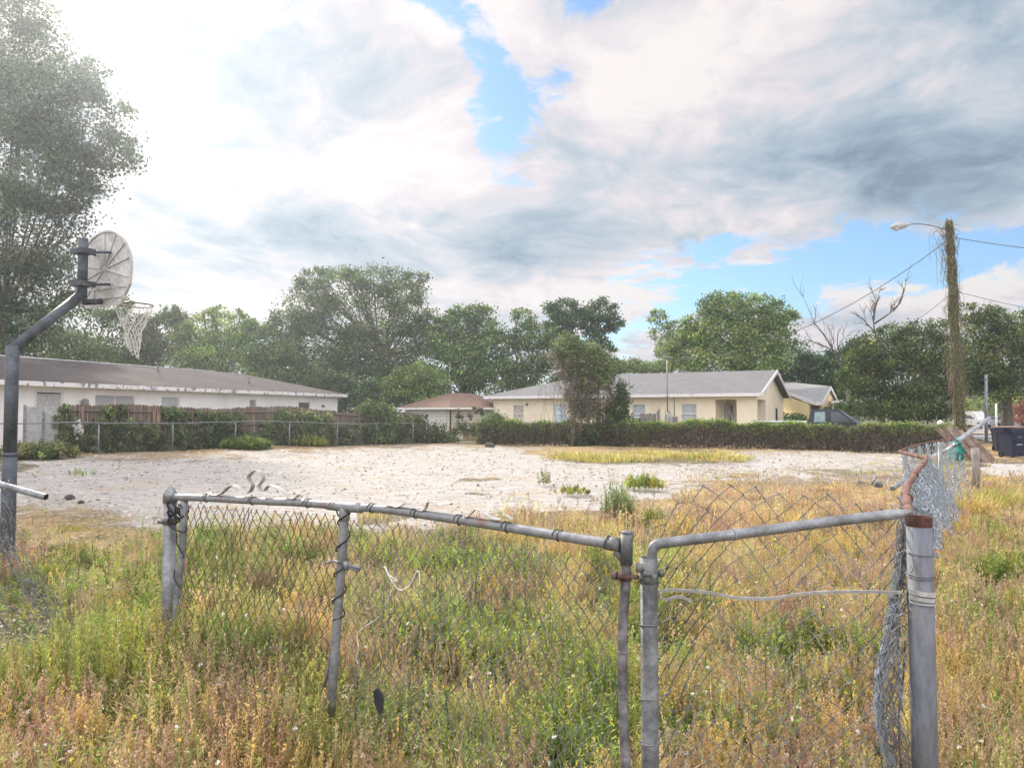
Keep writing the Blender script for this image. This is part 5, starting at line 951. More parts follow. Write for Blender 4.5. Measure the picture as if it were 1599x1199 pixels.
rc_ = B(0, 3.05, .40); th = np.linspace(0, 2*math.pi, 33); mb = MB(); mb.tubes(np.array([rc_+.228*(tB*math.cos(a)+nB_*math.sin(a)) for a in th]), .009, 6); mb.tubes(np.array([B(-.1, 3.04, .02), rc_-nB_*.22-tB*.05]), .008, 5); mb.tubes(np.array([B(.1, 3.04, .02), rc_-nB_*.22+tB*.05]), .008, 5); mb.build('rim', mat('rim_metal', (.16,.13,.13), .5, .3, .3, 20), bh, smooth_=True)
mb = MB(); NS = 12; lev = [(0, .225), (-.10, .20), (-.20, .165), (-.28, .125), (-.35, .10), (-.42, .09), (-.49, .085), (-.56, .078), (-.62, .07)]
for dirn in (1, -1):
    for k in range(NS):
        path = []
        for j, (dz, r) in enumerate(lev): a = (k+dirn*j*.5)*2*math.pi/NS; path.append(rc_+r*(tB*math.cos(a)+nB_*math.sin(a))+upz*(dz-.02*max(0, j-4)*math.sin(a+1))+rng.normal(0, .006, 3))
        mb.tubes(bez(path, 26), .0045, 4, cap=False)
mb.build('net', mat('net_white', (.68,.66,.64), .9, 0, .15, 20), bh)

# ------------------------------------------------------------------ front gate and fence
GA, GB_ = np.array([-1.935, 4.18]), np.array([.385, 2.58])
def GY_(u): a = (u-W0/2)/F; d = GB_-GA; s = (a*GA[1]-GA[0])/(d[0]-a*d[1]); return GA[1]+d[1]*s
def G(u, v, off=0.): q = U(u, v, GY_(u)+off); return np.array(q)
gpst = thing('gate_post', 'grey round post with pointed cap holding the left end of the gate', 'post', (*G(265, 900)[:2], 0))
p0 = G(266, 772); mb = MB(); mb.tube([(p0[0], p0[1], -.1), (p0[0], p0[1], p0[2])], .035, 16); mb.build('post', GALV, gpst, smooth_=True)
mb = MB(); mb.tubes((p0+np.array([[0,0,-.045],[0,0,.0],[0,0,.001],[0,0,.018],[0,0,.045],[0,0,.056]]))[None], np.array([.039,.039,.039,.03,.010,.001])[None], 16); mb.build('cap', GALV, gpst, smooth_=False)
mb = MB(); mb.tubes((p0+np.array([[0,0,-.13],[0,0,-.165]]))[None], .0385, 16); mb.tube([p0+[-.02, -.03, -.147], p0+[-.052, -.03, -.147]], .011, 8); mb.build('hinge_band', GALVD, gpst)
gt = thing('chain_link_gate', 'sagging chain link gate with bowed top rail and scroll ornaments', 'gate', (*G(620, 900)[:2], 0))
RAIL = [(272,776),(330,778),(400,782),(470,785),(535,790),(600,795),(680,806),(760,818),(840,831),(915,843),(966,851)]
mb = MB(); mb.tubes(bez([G(u, v) for u, v in RAIL], 50), .0185, 12); mb.build('top_rail', GALVR, gt, smooth_=True)
mb = MB(); mb.tubes(bez([G(288, 782), G(285, 850), G(278, 920), G(272, 985)], 14), .0205, 12); mb.build('end_post', GALV, gt, smooth_=True)
mb = MB(); mb.tubes(bez([G(538, 797), G(534, 870), G(527, 960), G(516, 1116)], 20), .0215, 12); mb.build('middle_post', GALV, gt, smooth_=True)
mb = MB(); mb.tubes(bez([G(538, 793), G(538, 800), G(537.5, 812)], 5), .0245, 12); mb.tubes(bez([G(512, 788.2), G(538, 791), G(565, 793.2)], 6), .0225, 12); mb.build('pipe_fitting', GALVR, gt, smooth_=True)
GDK = mat('gate_pole_metal', (.19,.18,.185), .6, .25, .4, 14, .3, 60)
mb = MB(); mb.tubes(bez([G(978, 843), G(977, 905), G(973, 965), G(972, 1050), G(974, 1130), G(979, 1215), G(981, 1290)], 30), .0175, 12); mb.build('latch_pole', GDK, gt, smooth_=True)
mb = MB(); mb.tube([G(979, 829), G(979, 833)], .0195, 14); mb.tube([G(979, 833.5), G(978, 881)], .0215, 14); mb.tube([G(950, 848), G(969, 851)], .0245, 12); mb.tube([G(946.5, 846), G(949, 847)], .0265, 12); mb.tubes(bez([G(962, 860), G(968, 868), G(975, 875)], 6), .014, 8); mb.build('corner_fitting', GALVD, gt, smooth_=True)
mb = MB(); mb.tube([G(962, 899), G(997, 901)], .0075, 8); c_ = G(976, 899); mb.tubes((c_+np.array([[0,0,.014],[0,0,-.014]]))[None], .0235, 14); mb.tube([G(958, 898), G(964, 899)], .014, 8); mb.build('hinge_clamp', mat('rusty_clamp', (.12,.075,.07), .7, .2, .4, 30, .3), gt)
# mesh of the gate: fine diamonds, sagging between rail and ground
def rail_z(u): us = [p[0] for p in RAIL]; vs = [p[1] for p in RAIL]; return np.interp(u, us, vs)
def Gmap(u, v):
    a = (u-W0/2)/F; d = GB_-GA; s = (a*GA[1]-GA[0])/(d[0]-a*d[1]); y = GA[1]+d[1]*s; b = (H0/2-v)/F; k = y/(ct-b*st); return np.stack([a*k, y, H+(st+b*ct)*k], -1)
gl = np.linalg.norm(GB_-GA); gdir = (GB_-GA)/gl
def gate_surf(s_lo_, s_hi_, seed):
    zr = np.array([[np.dot(G(u, rail_z(u))[:2]-GA, gdir), G(u, rail_z(u))[2]] for u in np.linspace(272, 966, 30)])
    def f(S, T):
        z = np.interp(S, zr[:, 0], zr[:, 1]) - .03 - T; w1 = .018*np.sin(S*7+seed)*np.sin(T*5+S*3)+.012*np.sin(S*17+T*9)
        nx, ny = gdir[1], -gdir[0]; dx = .012*np.sin(S*11+T*13+seed)+.01*np.sin(T*8)
        lean = -.055*(T) if seed == 1 else 0*T
        return np.stack([GA[0]+gdir[0]*(S+dx+lean)+nx*w1, GA[1]+gdir[1]*(S+dx+lean)+ny*w1, z], -1)
    return f
sm_ = float(np.dot(G(538, 800)[:2]-GA, gdir)); s_l = float(np.dot(G(293, 800)[:2]-GA, gdir)); s_r = float(np.dot(G(968, 850)[:2]-GA, gdir))
mb = MB(); chain(mb, gate_surf(s_l, sm_, 1), s_l+.01, sm_-.02, 0, .96, .060, .100, .0020, 4, .0022); mb.build('mesh', WIRER, gt, smooth_=True)
mb = MB(); chain(mb, gate_surf(sm_, s_r, 2), sm_+.02, s_r-.02, 0, 1.12, .056, .078, .0020, 4, .0028); mb.build('mesh', WIRE, gt, smooth_=True)
# scroll ornaments: flat bent strips
def ribbon(mb, pts, wv, th_=.0025):
    P_ = bez(pts, 60); wv = np.array(wv)/2; T = np.gradient(P_, axis=0); T /= np.linalg.norm(T, axis=1, keepdims=True); N_ = np.cross(T, wv); N_ /= np.linalg.norm(N_, axis=1, keepdims=True)+1e-9; N_ *= th_/2; n = len(P_)
    v = np.concatenate([P_-wv-N_, P_+wv-N_, P_+wv+N_, P_-wv+N_]); i = np.arange(n-1); f = np.concatenate([np.stack([a*n+i, b*n+i, b*n+i+1, a*n+i+1], 1) for a, b in ((0,1),(1,2),(2,3),(3,0))]); mb.add(v, f); return mb
wv = np.array([-gdir[1]*.0, -.022, 0]) + np.array([gdir[1], -gdir[0], 0])*.012
s1_ = [(325,769),(334,773),(346,771),(358,760),(368,758),(378,765),(385,770),(392,766),(395,757),(390,750),(389,743),(396,736),(404,735),(411,742),(411,750),(405,757),(406,764),(413,766),(420,758),(432,760),(445,768),(453,777),(460,778),(467,773)]
s2_ = [(598,793),(610,789),(622,791),(634,786),(640,786),(655,796),(664,795),(668,785),(674,783),(686,788),(698,787),(704,786)]
s3_ = [(722,801),(730,806),(738,800),(744,795),(756,801),(770,809),(782,810),(790,805),(800,811)]
for s_, lb in ((s1_, 'large scroll ornament standing in a loop'), (s2_, 'flattened scroll ornament'), (s3_, 'small bent scroll ornament')):
    mb = MB(); ribbon(mb, [G(u, v) for u, v in s_], wv*1.1, .003); o_ = mb.build('scroll_ornament', mat('scroll_metal', (.55,.54,.52), .5, .25, .3, 20, col2=(.36,.33,.30)), gt, smooth_=False); o_['label'] = lb
# tie wires, dark cables, latch
for u0_ in (322, 394, 480, 522, 580, 648, 716, 790, 870):
    mb = MB(); th = np.linspace(0, 2*math.pi*1.4, 16); c_ = G(u0_, float(rail_z(u0_))); mb.tubes(np.array([c_+np.array([gdir[0], gdir[1], 0])*(.01*a/3-.01)+.0215*(np.array([gdir[1], -gdir[0], 0])*math.cos(a)+upz*math.sin(a)) for a in th]), .0022, 5); mb.build('tie_wire', WIRED, gt)
CAB = mat('black_cable', (.02,.02,.02), .55)
mb = MB()
for cc, ax0, r0_ in ((G(276, 800), (1, 0), .045), (G(278, 806), (1, .3), .05), (G(274, 792), (1, -.2), .042), (G(284, 800), (.6, .5), .036)):
    ph = rng.uniform(0, 6); th = np.linspace(0, 2*math.pi*2.3, 50); d1_ = np.array([gdir[0], gdir[1], .0]); d2_ = np.array([gdir[1], -gdir[0], 0]); mb.tubes(np.array([cc+d1_*r0_*math.cos(a+ph)*1.0+d2_*r0_*math.sin(a+ph)+upz*(.004*a-.03+.022*math.sin(a*2.3)) for a in th]), .0036, 6)
mb.tubes(bez([G(258, 812, -.06), G(268, 824, -.07), G(288, 831, -.06), G(291, 822, -.04)], 20), .0036, 6); mb.tubes(bez([G(276, 832, -.05), G(277, 850, -.05), G(287, 868, -.04), G(284, 872, -.04)], 16), .0036, 6); mb.tubes(bez([G(272, 890, -.05), G(273, 905, -.05), G(280, 916, -.04)], 12), .0036, 6)
tag(mb.build('black_cable', CAB, loc=tuple(G(276, 800))), 'tangle of black cable lashing the gate to its left post', 'cable')
mb = MB(); cpts = []
for k in range(0, 27):
    v = 800+k*6.2; uu = np.interp(v, [797, 870, 960, 1116], [538, 534, 527, 516]); ph = k*.95; r0_ = .026+(.006 if k % 5 == 0 else 0); cpts.append(G(uu, v)+np.array([gdir[0], gdir[1], 0])*r0_*math.cos(ph)*1.15+np.array([gdir[1], -gdir[0], 0])*r0_*math.sin(ph))
mb.tubes(bez([G(525, 796), G(530, 806)]+cpts+[G(520, 968, -.04)], 200), .0036, 6); tag(mb.build('black_cable', CAB, loc=tuple(cpts[0])), 'black cable spiralling down the middle post of the gate', 'cable')
mb = MB(); mb.tubes(bez([G(507, 880, -.03), G(520, 876, -.03), G(531, 878, -.03)], 8), .006, 6); mb.tubes(np.array([G(540, 881, -.03), G(563, 887, -.02)]), .007, 6); mb.tubes(np.array([G(541, 885, -.03), G(561, 891, -.02)]), .006, 6); mb.tube([G(539, 876, -.03), G(541, 890, -.03)], .012, 8); mb.build('latch', GALV, gt)
mb = MB(); mb.tubes(bez([G(530, 879, -.02), G(526, 930, -.02), G(519, 1000, -.02), G(507, 1072, -.02)], 14), .0085, 7); mb.build('drop_rod', mat('rod_rusty', (.20,.14,.12), .7, .2, .4, 20, col2=(.28,.28,.28)), gt)
STR = mat('white_string', (.72,.71,.66), .8)
mb = MB(); mb.tubes(bez([G(600,884,-.03), G(605,893,-.03), G(611,905,-.03), G(620,907,-.03), G(614,902,-.03), G(606,897,-.03)], 20), .003, 5); mb.tubes(bez([G(602,886,-.03), G(612,908,-.03), G(625,921,-.03), G(640,913,-.03), G(650,893,-.03), G(655,895,-.03), G(655,915,-.03)], 30), .0028, 5)
mb.tubes(bez([G(618,905,-.03), G(608,930,-.03), G(592,962,-.03), G(570,978,-.03), G(558,990,-.03), G(560,1012,-.03), G(556,1028,-.03), G(560,1036,-.03)], 40), .002, 5); tag(mb.build('white_string', STR, loc=tuple(G(618, 905))), 'white string knotted on the gate mesh and trailing down', 'string')
mb = MB(); P_ = [G(583,1078,-.02), G(590,1073,-.02), G(599,1090,-.02), G(598,1108,-.02), G(593,1118,-.02), G(585,1100,-.02)]; mb.prism(P_, (0, .012, 0)); tag(mb.build('plastic_scrap', mat('dark_scrap', (.04,.04,.045), .5), loc=tuple(P_[0])), 'dark scrap of plastic caught low on the gate mesh', 'scrap')

# right fence panel
rf_ = thing('front_fence', 'short chain link fence panel between two round posts at the right', 'fence', (.95, 2.58, 0)); YR = 2.58
def Q(u, v, y=YR): return np.array(U(u, v, y))
px_ = Q(1013, 870)[0]; pxt = Q(1013, 870)[2]; c1_ = np.array([px_, YR, 0])
mb = MB(); th = np.linspace(0, 2*math.pi, 21)[:-1]
pr_ = [(.030, -.1), (.030, pxt), (.0265, pxt), (.0265, pxt-.12)]; V = []; 
for r, z in pr_: V += [(px_+r*math.cos(a), YR+r*math.sin(a), z) for a in th]
i = np.arange(20); j = (i+1) % 20; mb.add(V, np.concatenate([np.stack([k*20+i, k*20+j, (k+1)*20+j, (k+1)*20+i], 1) for k in range(3)])); mb.build('post', GALVD, rf_, smooth_=True)['label'] = 'slim hollow post beside the gate'
mb = MB(); c_ = Q(1013, 902); mb.tubes((c_+np.array([[0,0,.015],[0,0,-.015]]))[None], .0335, 18); mb.tube([Q(999, 880, YR-.035), Q(999, 892, YR-.035)], .014, 8); mb.tube([Q(1000, 896, YR-.03), Q(1036, 897, YR-.03)], .008, 8); mb.tube([Q(1029, 895, YR-.035), Q(1036, 894, YR-.035)], .013, 8); mb.tube([Q(1022, 898, YR-.032), Q(1022, 898, YR-.06)], .010, 8); mb.build('hinge_band', GALVD, rf_)
mb = MB()
for v_ in (975, 1090, 1160): mb = MB(); c_ = Q(1013, v_); mb.tubes(np.array([c_+[.0315*math.cos(a), .0315*math.sin(a), -.006*math.sin(a)] for a in np.linspace(0, 6.3, 22)]), .0022, 5); mb.tubes(bez([c_+[.03, -.01, 0], c_+[.06, -.01, .02], c_+[.08, 0, .03]], 8), .0022, 5); mb.build('tie_wire', WIRE, rf_)
for v_ in (1018, 1088): mb = MB(); c_ = G(973, v_); mb.tubes(np.array([c_+[.0195*math.cos(a), .0195*math.sin(a), -.004*math.sin(a+1)] for a in np.linspace(0, 6.3, 18)]), .002, 5); mb.build('tie_wire', WIRE, gt)
pr0 = Q(1435, 808); pm = mat('post_galvanised', (.15,.165,.19), .6, .15, .25, 7, .25, 45, stretch=(1,1,.25), col2=(.15,.155,.165), thresh=(.4,.65))
mb = MB(); mb.tube([(pr0[0]+.004, YR, -.1), (pr0[0], YR, pr0[2]-.03)], .0415, 24); mb.build('post', pm, rf_, smooth_=True)['label'] = 'thick grey corner post with rusty top'
mb = MB(); V = []; zt = pr0[2]
for r, z in ((.0415, zt-.029), (.0418, zt+.004), (.038, zt+.004), (.038, zt-.08)): V += [(pr0[0]+r*math.cos(a), YR+r*math.sin(a), z) for a in th]
mb.add(V, np.concatenate([np.stack([k*20+i, k*20+j, (k+1)*20+j, (k+1)*20+i], 1) for k in range(3)])); mb.build('rusty_top', mat('dark_rust', (.075,.032,.024), .85, .1, .4, 25, .3, 90), rf_, smooth_=True)
mb = MB(); RP = bez([Q(1017, 900), Q(1018, 866), Q(1024, 851), Q(1050, 846), Q(1150, 834), Q(1300, 814), Q(1390, 803.5, YR-.03), Q(1424, 799, YR-.035)], 60); rr = np.full(60, .0178); rr[-9:] = np.linspace(.0178, .006, 9); mb.tubes(RP, rr[None], 12)
mb.build('top_rail', GALV, rf_, smooth_=True)
mb = MB()
for u0_ in (1147,): c_ = Q(u0_, 834); mb.tubes(np.array([c_+[.008*(a/6-.5), .0205*math.cos(a), .0205*math.sin(a)] for a in np.linspace(0, 7.5, 20)]), .002, 5)
mb.build('rail_tie', WIREB, rf_)
xL, xR = Q(1032, 900)[0], Q(1416, 900)[0]; zT = Q(1200, 772)[2]
def fsurf(S, T):
    sag = .05*np.exp(-((S-xL)/.10)**2)*0 + .03*np.sin((S-xL)*5.5+.4) + .018*np.sin(S*19)
    lt_ = np.clip((xL+.16-S)/.2, 0, 1)**2*.12; z = zT+sag-lt_ - T*(1+.02*np.sin(S*4)); z = z + .012*np.sin(S*23+T*7)
    return np.stack([S+.018*np.sin(T*6.5+1)-.03*T*np.clip((S-xR+.3)/.3, 0, 1)+.006*np.sin(T*21+S*9), YR+.045-.02*T+.02*np.sin(S*8+T*4), z], -1)
mb = MB(); chain(mb, fsurf, xL-.035, xR+.0, 0, 1.33, .090, .078, .0023, 5, .0024); mb.build('mesh', WIRE, rf_, smooth_=True)
mb = MB(); ribbon(mb, [Q(1079,939,YR-.03), Q(1068,933,YR-.03), Q(1056,932,YR-.03), Q(1040,936,YR-.035), Q(1032,930,YR-.04), Q(1034,923,YR-.035), Q(1048,921,YR-.03), Q(1100,924,YR-.04), Q(1150,933,YR-.035), Q(1205,934,YR-.03), Q(1260,926,YR-.035), Q(1340,923.5,YR-.04), Q(1408,925,YR-.045)], (0, -.003, .0105), .003)
for k, (v0, v1, w_) in enumerate(((921, 927, .016), (930, 936, .013), (938, 941, .006))):
    arc = [np.array([pr0[0]+.0445*math.cos(a), YR+.0445*math.sin(a), 0]) for a in np.linspace(math.pi*1.05, math.pi*2.95, 20)]; z0_, z1_ = Q(1400, v0)[2], Q(1400, v1)[2]
    ribbon(mb, [np.array([q[0], q[1], z0_+(z1_-z0_)*(t_/10 if t_ < 10 else 1)]) for t_, q in enumerate(arc)], (0, 0, w_), .003)
mb.build('tension_band', mat('band_grey', (.40,.40,.385), .5, .1, .15, 10), rf_)
mb = MB()
for v_ in (862, 895, 899): mb.tubes(np.array([[pr0[0]+.0435*math.cos(a), YR+.0435*math.sin(a), Q(1400, v_)[2]+.004*math.sin(a)] for a in np.linspace(0, 6.3, 30)]), .0018, 5)
mb.tubes(bez([Q(1420, 862, YR-.05), Q(1425, 870, YR-.05), Q(1427, 885, YR-.055), Q(1422, 894, YR-.055)], 14), .002, 5); mb.tubes(bez([Q(1426, 881, YR-.055), Q(1431, 887, YR-.055), Q(1430, 892, YR-.05)], 10), .002, 5)
mb.tubes(bez([Q(1414, 858, YR-.03), Q(1400, 866, YR-.03), Q(1392, 874, YR-.02)], 10), .002, 5); mb.build('wire_tie', WIRE, rf_)
def bundle(mb, path, n, spread, r, amp, nz=70, cell=.05, sides=4):
    base = bez(path, nz)
    for k in range(n):
        o_ = rng.normal(0, 1, 3)*spread*[1, .7, .3]; ph = rng.uniform(0, 6); t_ = np.arange(nz)+rng.uniform(0, 9); zig = np.sin(t_*rng.uniform(.7, 1.3)+3*np.sin(t_*.13+ph))*amp*rng.uniform(.3, 1.1)
        tw = np.stack([np.cos(t_*.05+ph*3), np.sin(t_*.06+ph), 0*t_], 1)*spread*.8; i0 = rng.integers(0, nz//4); i1 = nz-rng.integers(0, nz//4)
        P_ = base+o_+tw+np.stack([zig, rng.normal(0, amp*.4, nz), rng.normal(0, amp*.3, nz)], 1); mb.tubes(P_[i0:i1], r, sides, cap=False)
mb = MB(); bundle(mb, [Q(1412, 812, 2.66), Q(1408, 862, 2.66), Q(1400, 920, 2.64), Q(1388, 990, 2.62), Q(1375, 1060, 2.6), Q(1376, 1130, 2.6), Q(1398, 1215, 2.6), Q(1410, 1290, 2.6)], 24, .009, .0015, .009, 90)
bundle(mb, [Q(1405, 930, 2.62), Q(1398, 1000, 2.62), Q(1392, 1080, 2.6), Q(1400, 1200, 2.6)], 10, .02, .0014, .016, 60)
mb.build('wire_bundle', WIREB, rf_)
mb = MB(); pth = bez([Q(1414, 815, 2.66), Q(1408, 900, 2.64), Q(1396, 990, 2.62), Q(1386, 1060, 2.6), Q(1390, 1130, 2.6), Q(1406, 1215, 2.6), Q(1412, 1290, 2.6)], 60); pz_ = pth[::-1, 2]
def fold(S, T):
    x0 = np.interp(T, pz_, pth[::-1, 0]); y0 = np.interp(T, pz_, pth[::-1, 1]); wd2 = .012+.030*np.clip((1.25-T)/.5, 0, 1)
    return np.stack([x0+wd2*np.sin(S*21+T*3)+.010*np.sin(T*17+S*5), y0+wd2*np.cos(S*17+T*2), T+.03*np.sin(S*13)], -1)
chain(mb, fold, 0, .95, pz_[0], pz_[-1], .085, .075, .0019, 4, .0035); mb.build('folded_mesh', WIRE, rf_)
mb = MB(); mb.tubes(bez([Q(1413, 1000, 2.6), Q(1410, 1060, 2.6), Q(1403, 1120, 2.6), Q(1408, 1230, 2.6)], 20), .003, 6); mb.build('rusty_wire', RUST, rf_)

# collapsed fence running away on the right
cl = thing('collapsed_fence', 'crumpled chain link fence with rusty bent rail running back from the corner post', 'fence', (3.6, 6.5, 0))
RB = [U(1420, 806, 2.68), U(1417, 790, 2.95), U(1415, 770, 3.5), U(1418, 757, 4.0), U(1427, 744, 4.6), U(1432, 735, 5.1), U(1440, 726, 5.9), U(1446, 718, 6.7), U(1447, 713, 7.2)]
mb = MB(); mb.tubes(bez(RB, 44), .0175, 10); mb.tubes(bez([U(1447, 716.5, 7.15), U(1435, 713, 7.3), U(1420, 709, 7.6), U(1405, 705, 7.9)], 14), .020, 10); mb.build('bent_rail', RUST, cl, smooth_=True)
for (u, v, y_) in ((1417, 776, 3.3), (1428, 741, 4.7), (1441, 725, 5.9)): mb = MB(); c_ = np.array(U(u, v, y_)); mb.tubes(np.array([c_-[.01,.03,0], c_+[.01,.03,0]]), .0192, 10); mb.build('rail_joint', RUST, cl)
# mesh hanging from the rail, then curving round the end
near = bez(RB, 40); far_top = bez([U(1405, 704, 7.9), U(1420, 698, 8.6), U(1438, 693, 9.4), U(1458, 689, 10.3), U(1480, 687, 11.3), U(1500, 688, 12.3)], 40)
def drape(curve, fan, zlen, seed, push):
    n = len(curve)
    arc = np.concatenate([[0], np.cumsum(np.linalg.norm(np.diff(curve, axis=0), axis=1))])
    def f(S, T):
        out = np.stack([np.interp(S, arc, curve[:, k]) for k in range(3)], -1); pk = np.interp(S, arc, push(np.linspace(0, 1, n))); zl = np.interp(S, arc, zlen(np.linspace(0, 1, n)))
        Tn = 1-T; out[..., 0] += pk*Tn**.7+.04*np.sin(S*9+T*5+seed); out[..., 1] += .05*np.sin(S*13+seed*2)*Tn; out[..., 2] -= .02+Tn*zl; return out
    return f, arc[-1]
mb = MB(); f, Ls = drape(near, 0, lambda t_: .12+.40*t_, 1, lambda t_: .05+.24*t_); chain(mb, f, .02, Ls-.02, 0, 1, .085, .22, .0024, 4, .004)
f, Ls = drape(near, 0, lambda t_: .10+.55*t_, 3, lambda t_: .03+.16*t_); chain(mb, f, .02, Ls-.02, 0, 1, .10, .26, .0026, 4, .006)
f, Ls = drape(far_top, 0, lambda t_: .95+0*t_, 2, lambda t_: .05+0*t_); chain(mb, f, 0, Ls, 0, 1, .085, .14, .0034, 3, .008)
bundle(mb, [U(1444, 745, 4.4), U(1449, 780, 4.2), U(1455, 815, 4.0), U(1458, 868, 3.8)], 14, .018, .0026, .014, 50)
bundle(mb, [U(1428, 790, 3.0), U(1440, 800, 3.1), U(1455, 830, 3.2), U(1462, 880, 3.2)], 8, .02, .0017, .012, 50)
bundle(mb, [U(1440, 735, 6.0), U(1446, 760, 5.8), U(1452, 800, 5.6)], 12, .09, .0032, .02, 50)
bundle(mb, [U(1455, 712, 8), U(1462, 760, 7.6), U(1470, 800, 7.4)], 12, .12, .004, .025, 50); mb.build('mesh', WIREB, cl)
mb = MB(); mb.tubes(far_top, .009, 6); mb.build('rusty_edge', RUST, cl)
mb = MB(); a_ = np.array(U(1468, 690, 10.2)); b_ = np.array(U(1471, 800, 10.2)); b_[2] = -.05; mb.tubes(np.array([a_, b_]), .032, 10); mb.build('line_post', GALV, cl)
mb = MB(); mb.tube([U(1412, 708, 7.9), U(1422, 735, 7.9), U(1430, 752, 7.8)], .02, 8); mb.build('brace', GALV, cl)
mb = MB(); mb.tube([U(1447, 754, 9.6), U(1424, 741, 9.6), U(1393, 763, 9.2)][1:], .03, 8); tag(mb.build('fallen_pipe', GALV, loc=tuple(U(1393, 763, 9.2))), 'grey pipe lying tilted in the grass left of the collapsed fence', 'pipe')
mb = MB(); mb.tubes(np.array([U(1489, 693, 12), U(1545, 653, 14)]), .036, 10); tag(mb.build('leaning_pipe', mat('pipe_blue', (.33,.36,.40), .45, .3, .2, 6), smooth_=True, loc=tuple(U(1492, 692, 12))), 'long grey pipe sticking up at a slant over the board pile', 'pipe')
mb = MB(); mb.tubes(bez([U(1456, 712, 10.3), U(1475, 703, 11), U(1492, 692, 12)], 8), .016, 6); tag(mb.build('white_rod', TRIM, loc=tuple(U(1456, 712, 10.3))), 'thin white rod below the slanting grey pipe', 'rod')
c_ = np.array(U(1493, 706, 12.0)); n = 900; nn_ = rv(n); p = c_+nn_*[.10, .09, .15]*rng.uniform(.75, 1.05, (n, 1))*(1+.25*np.sin(nn_[:, 2:]*9)); mb = MB(); mb.diamonds(p, np.cross(nn_, rv(n)), nn_+rv(n)*.3, .075, .06, pick(n, ((.03,.42,.34), (.10,.58,.48), (.02,.30,.26), (.4,.75,.68)), (2, 1, 1, .4), .12)); mb.tube([c_+[0, 0, .14], c_+[.02, 0, .25]], .012, 5, np.array((.05,.5,.4)))
tag(mb.build('teal_bag', GRASSM, tint=True, loc=tuple(c_)), 'crumpled teal plastic bag hanging on the end of the collapsed fence', 'plastic bag')
jk = thing('scrap_metal', 'small grey scrap heap with a tilted stub in the grass before the collapsed fence', 'scrap', Gp(1367, 768)); y_ = Gp(1367, 768).y; mb = MB(); mb.tube([U(1361, 757, y_), U(1368, 743, y_)], .025, 6); mb.build('stub', GALV, jk)
mb = MB(); g0 = Gp(1369, 766); mb.tubes((np.array(g0)+np.array([[-.07,0,.1],[-.04,0,.14],[.03,0,.15],[.08,0,.1]]))[None], np.array([.03,.07,.08,.03])[None], 8); mb.build('lump', GALVD, jk)
mb = MB(); bundle(mb, [U(1338, 762, y_), U(1345, 752, y_), U(1356, 760, y_)], 12, .04, .003, .02, 30); mb.build('wire_tangle', WIRE, jk)

# left edge: broken rail with hanging mesh
lf = thing('broken_fence_rail', 'open ended grey rail poking in from the left edge in front of the hoop pole', 'fence', (-2.9, 4.4, 0))
mb = MB(); th = np.linspace(0, 2*math.pi, 17)[:-1]; a_, b_ = np.array(U(-160, 713, 4.5)), np.array(U(72, 776, 4.3)); mb.tubes(np.array([a_, b_]), .0185, 14, cap=False); mb.build('rail', GALV, lf, smooth_=True)
mb = MB(); d_ = (b_-a_)/np.linalg.norm(b_-a_); mb.tubes(np.array([b_-d_*.06, b_-d_*.003]), .0155, 12); mb.build('bore_plug', mat('bore_shade', (.015,.015,.015), .9), lf)  # near-black plug paints the shade inside the open rail end
mb = MB(); mb.tube([U(-20, 700, 4.45), (U(-20, 700, 4.45).x, 4.45, -.05)], .03, 12); mb.build('post', GALV, lf, smooth_=True)
def lmesh(S, T):
    x = -3.16+S*(1-.2*T); bulge = .22*np.sin(np.clip(1-T, 0, 1)*3)*np.clip(S/.6, 0, 1); zz_ = .30+.95*T*(1-.85*np.clip(S/.55, 0, 1)**1.1); return np.stack([x+bulge*.5, 4.42+.10*np.sin(S*12+T*9)-bulge*.3, zz_], -1)
mb = MB(); chain(mb, lmesh, 0, .60, 0, 1, .05, .07, .0018, 4, .010); bundle(mb, [U(-15, 760, 4.4), U(4, 800, 4.35), U(14, 850, 4.3), U(20, 895, 4.2)], 9, .04, .0014, .012, 50); mb.build('mesh', WIRE, lf)
mb = MB(); mb.tubes(bez([U(6, 757, 4.36), U(14, 750, 4.33), U(8, 765, 4.3), U(2, 755, 4.36)], 16), .003, 5); mb.build('tie_wire', WIRE, lf)
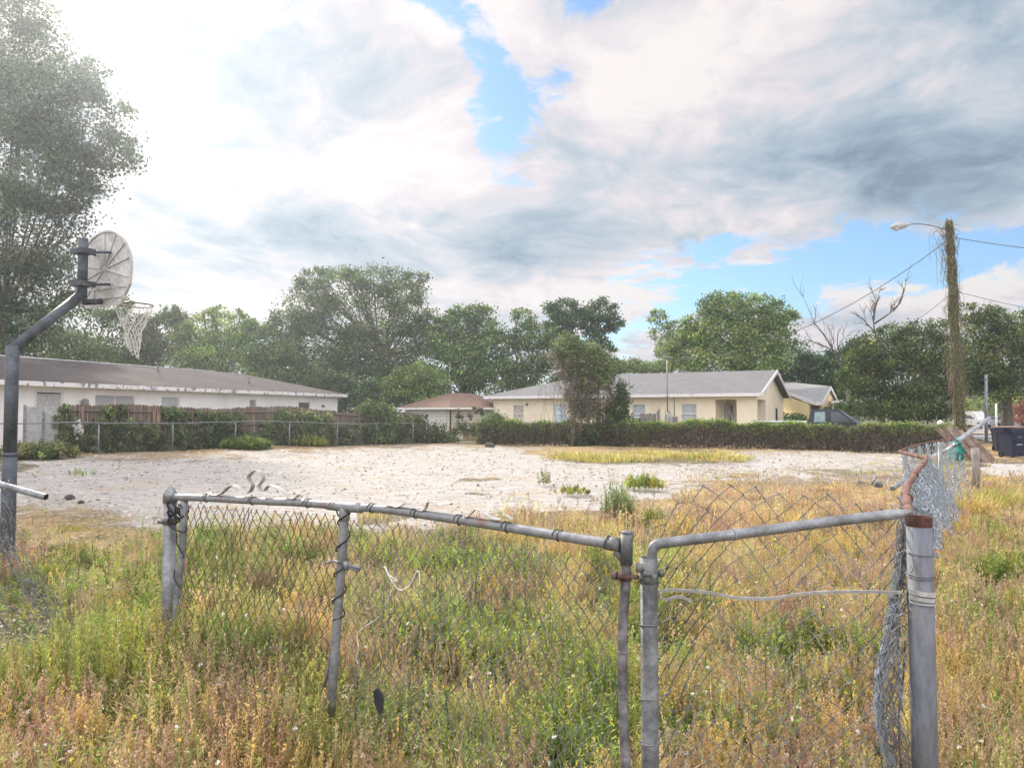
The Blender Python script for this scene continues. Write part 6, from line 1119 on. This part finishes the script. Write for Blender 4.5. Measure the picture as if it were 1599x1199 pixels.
# small things on the ground
mb = MB(); a_, b_ = Gp(30, 1044), Gp(108, 1058); mb.tubes(np.array([a_+Vector((0,0,.05)), (a_+b_)/2+Vector((0,0,.045)), b_+Vector((0,0,.03))]), np.array([.006, .014, .008])[None], 7); tag(mb.build('broken_stick', mat('stick_white', (.66,.62,.56), .8, 0, .2, 9, col2=(.45,.2,.1), thresh=(.55,.7)), loc=tuple(a_)), 'broken pale stick lying on bare dirt at the left', 'stick')
for lb, u, v, y_ in (('lower white shard in the weeds below the left gate post', 248, 1005, 0), ('upper white scrap in the weeds below the left gate post', 252, 996, 0)):
    p = Gp(u, v+25); mb = MB(); n = 14; mb.diamonds(np.array(p)+rng.normal(0, .02, (n, 3))+[0, 0, .10 if 'upper' in lb else .04], rv(n), rv(n), .05, .03, np.tile([[.8,.8,.78]], (n, 1))); tag(mb.build('white_scrap', GRASSM, tint=True, loc=tuple(p)), lb, 'scrap')
for lb, u, v, s_ in (('dark stone lying on the pale sand at the left', 112, 777, .12), ('dark clod on the sand close to the left gate post top', 130, 784, .08), ('brown earth clump at the foot of the vine fence corner', 765, 697, .35)):
    p = np.array(Gp(u, v)); n = 120; nn_ = rv(n); mb = MB(); zs = np.array([-.3, .2, .6, .9]); mb.tubes((p+np.stack([rng.normal(0, .06*s_, 4), 0*zs, zs*s_*.7], 1))[None], np.array([.6,.8,.6,.1])[None]*s_, 9); tag(mb.build('stone', mat('dark_stone', (.10,.085,.07), .95, 0, .3, 10, .5), smooth_=False, loc=tuple(p)), lb, 'stone')

# ------------------------------------------------------------------ thin added haze round the whole place, standing in for lens glare
hm = bpy.data.materials.new('veil'); hm.use_nodes = True; t = hm.node_tree; t.nodes.remove(t.nodes['Principled BSDF']); pv = t.nodes.new('ShaderNodeVolumePrincipled')
pv.inputs['Color'].default_value = (.86, .93, 1, 1); pv.inputs['Density'].default_value = .0014; pv.inputs['Anisotropy'].default_value = .72; t.links.new(pv.outputs[0], t.nodes['Material Output'].inputs['Volume'])
mb = MB(); mb.box((-520, -520, -2), (520, 520, 30)); tag(mb.build('veil', hm), 'thin pale haze added over the whole lot in place of lens glare', 'veil', kind='stuff')

for o in bpy.data.objects:
    if 'o_' in o: del o['o_']
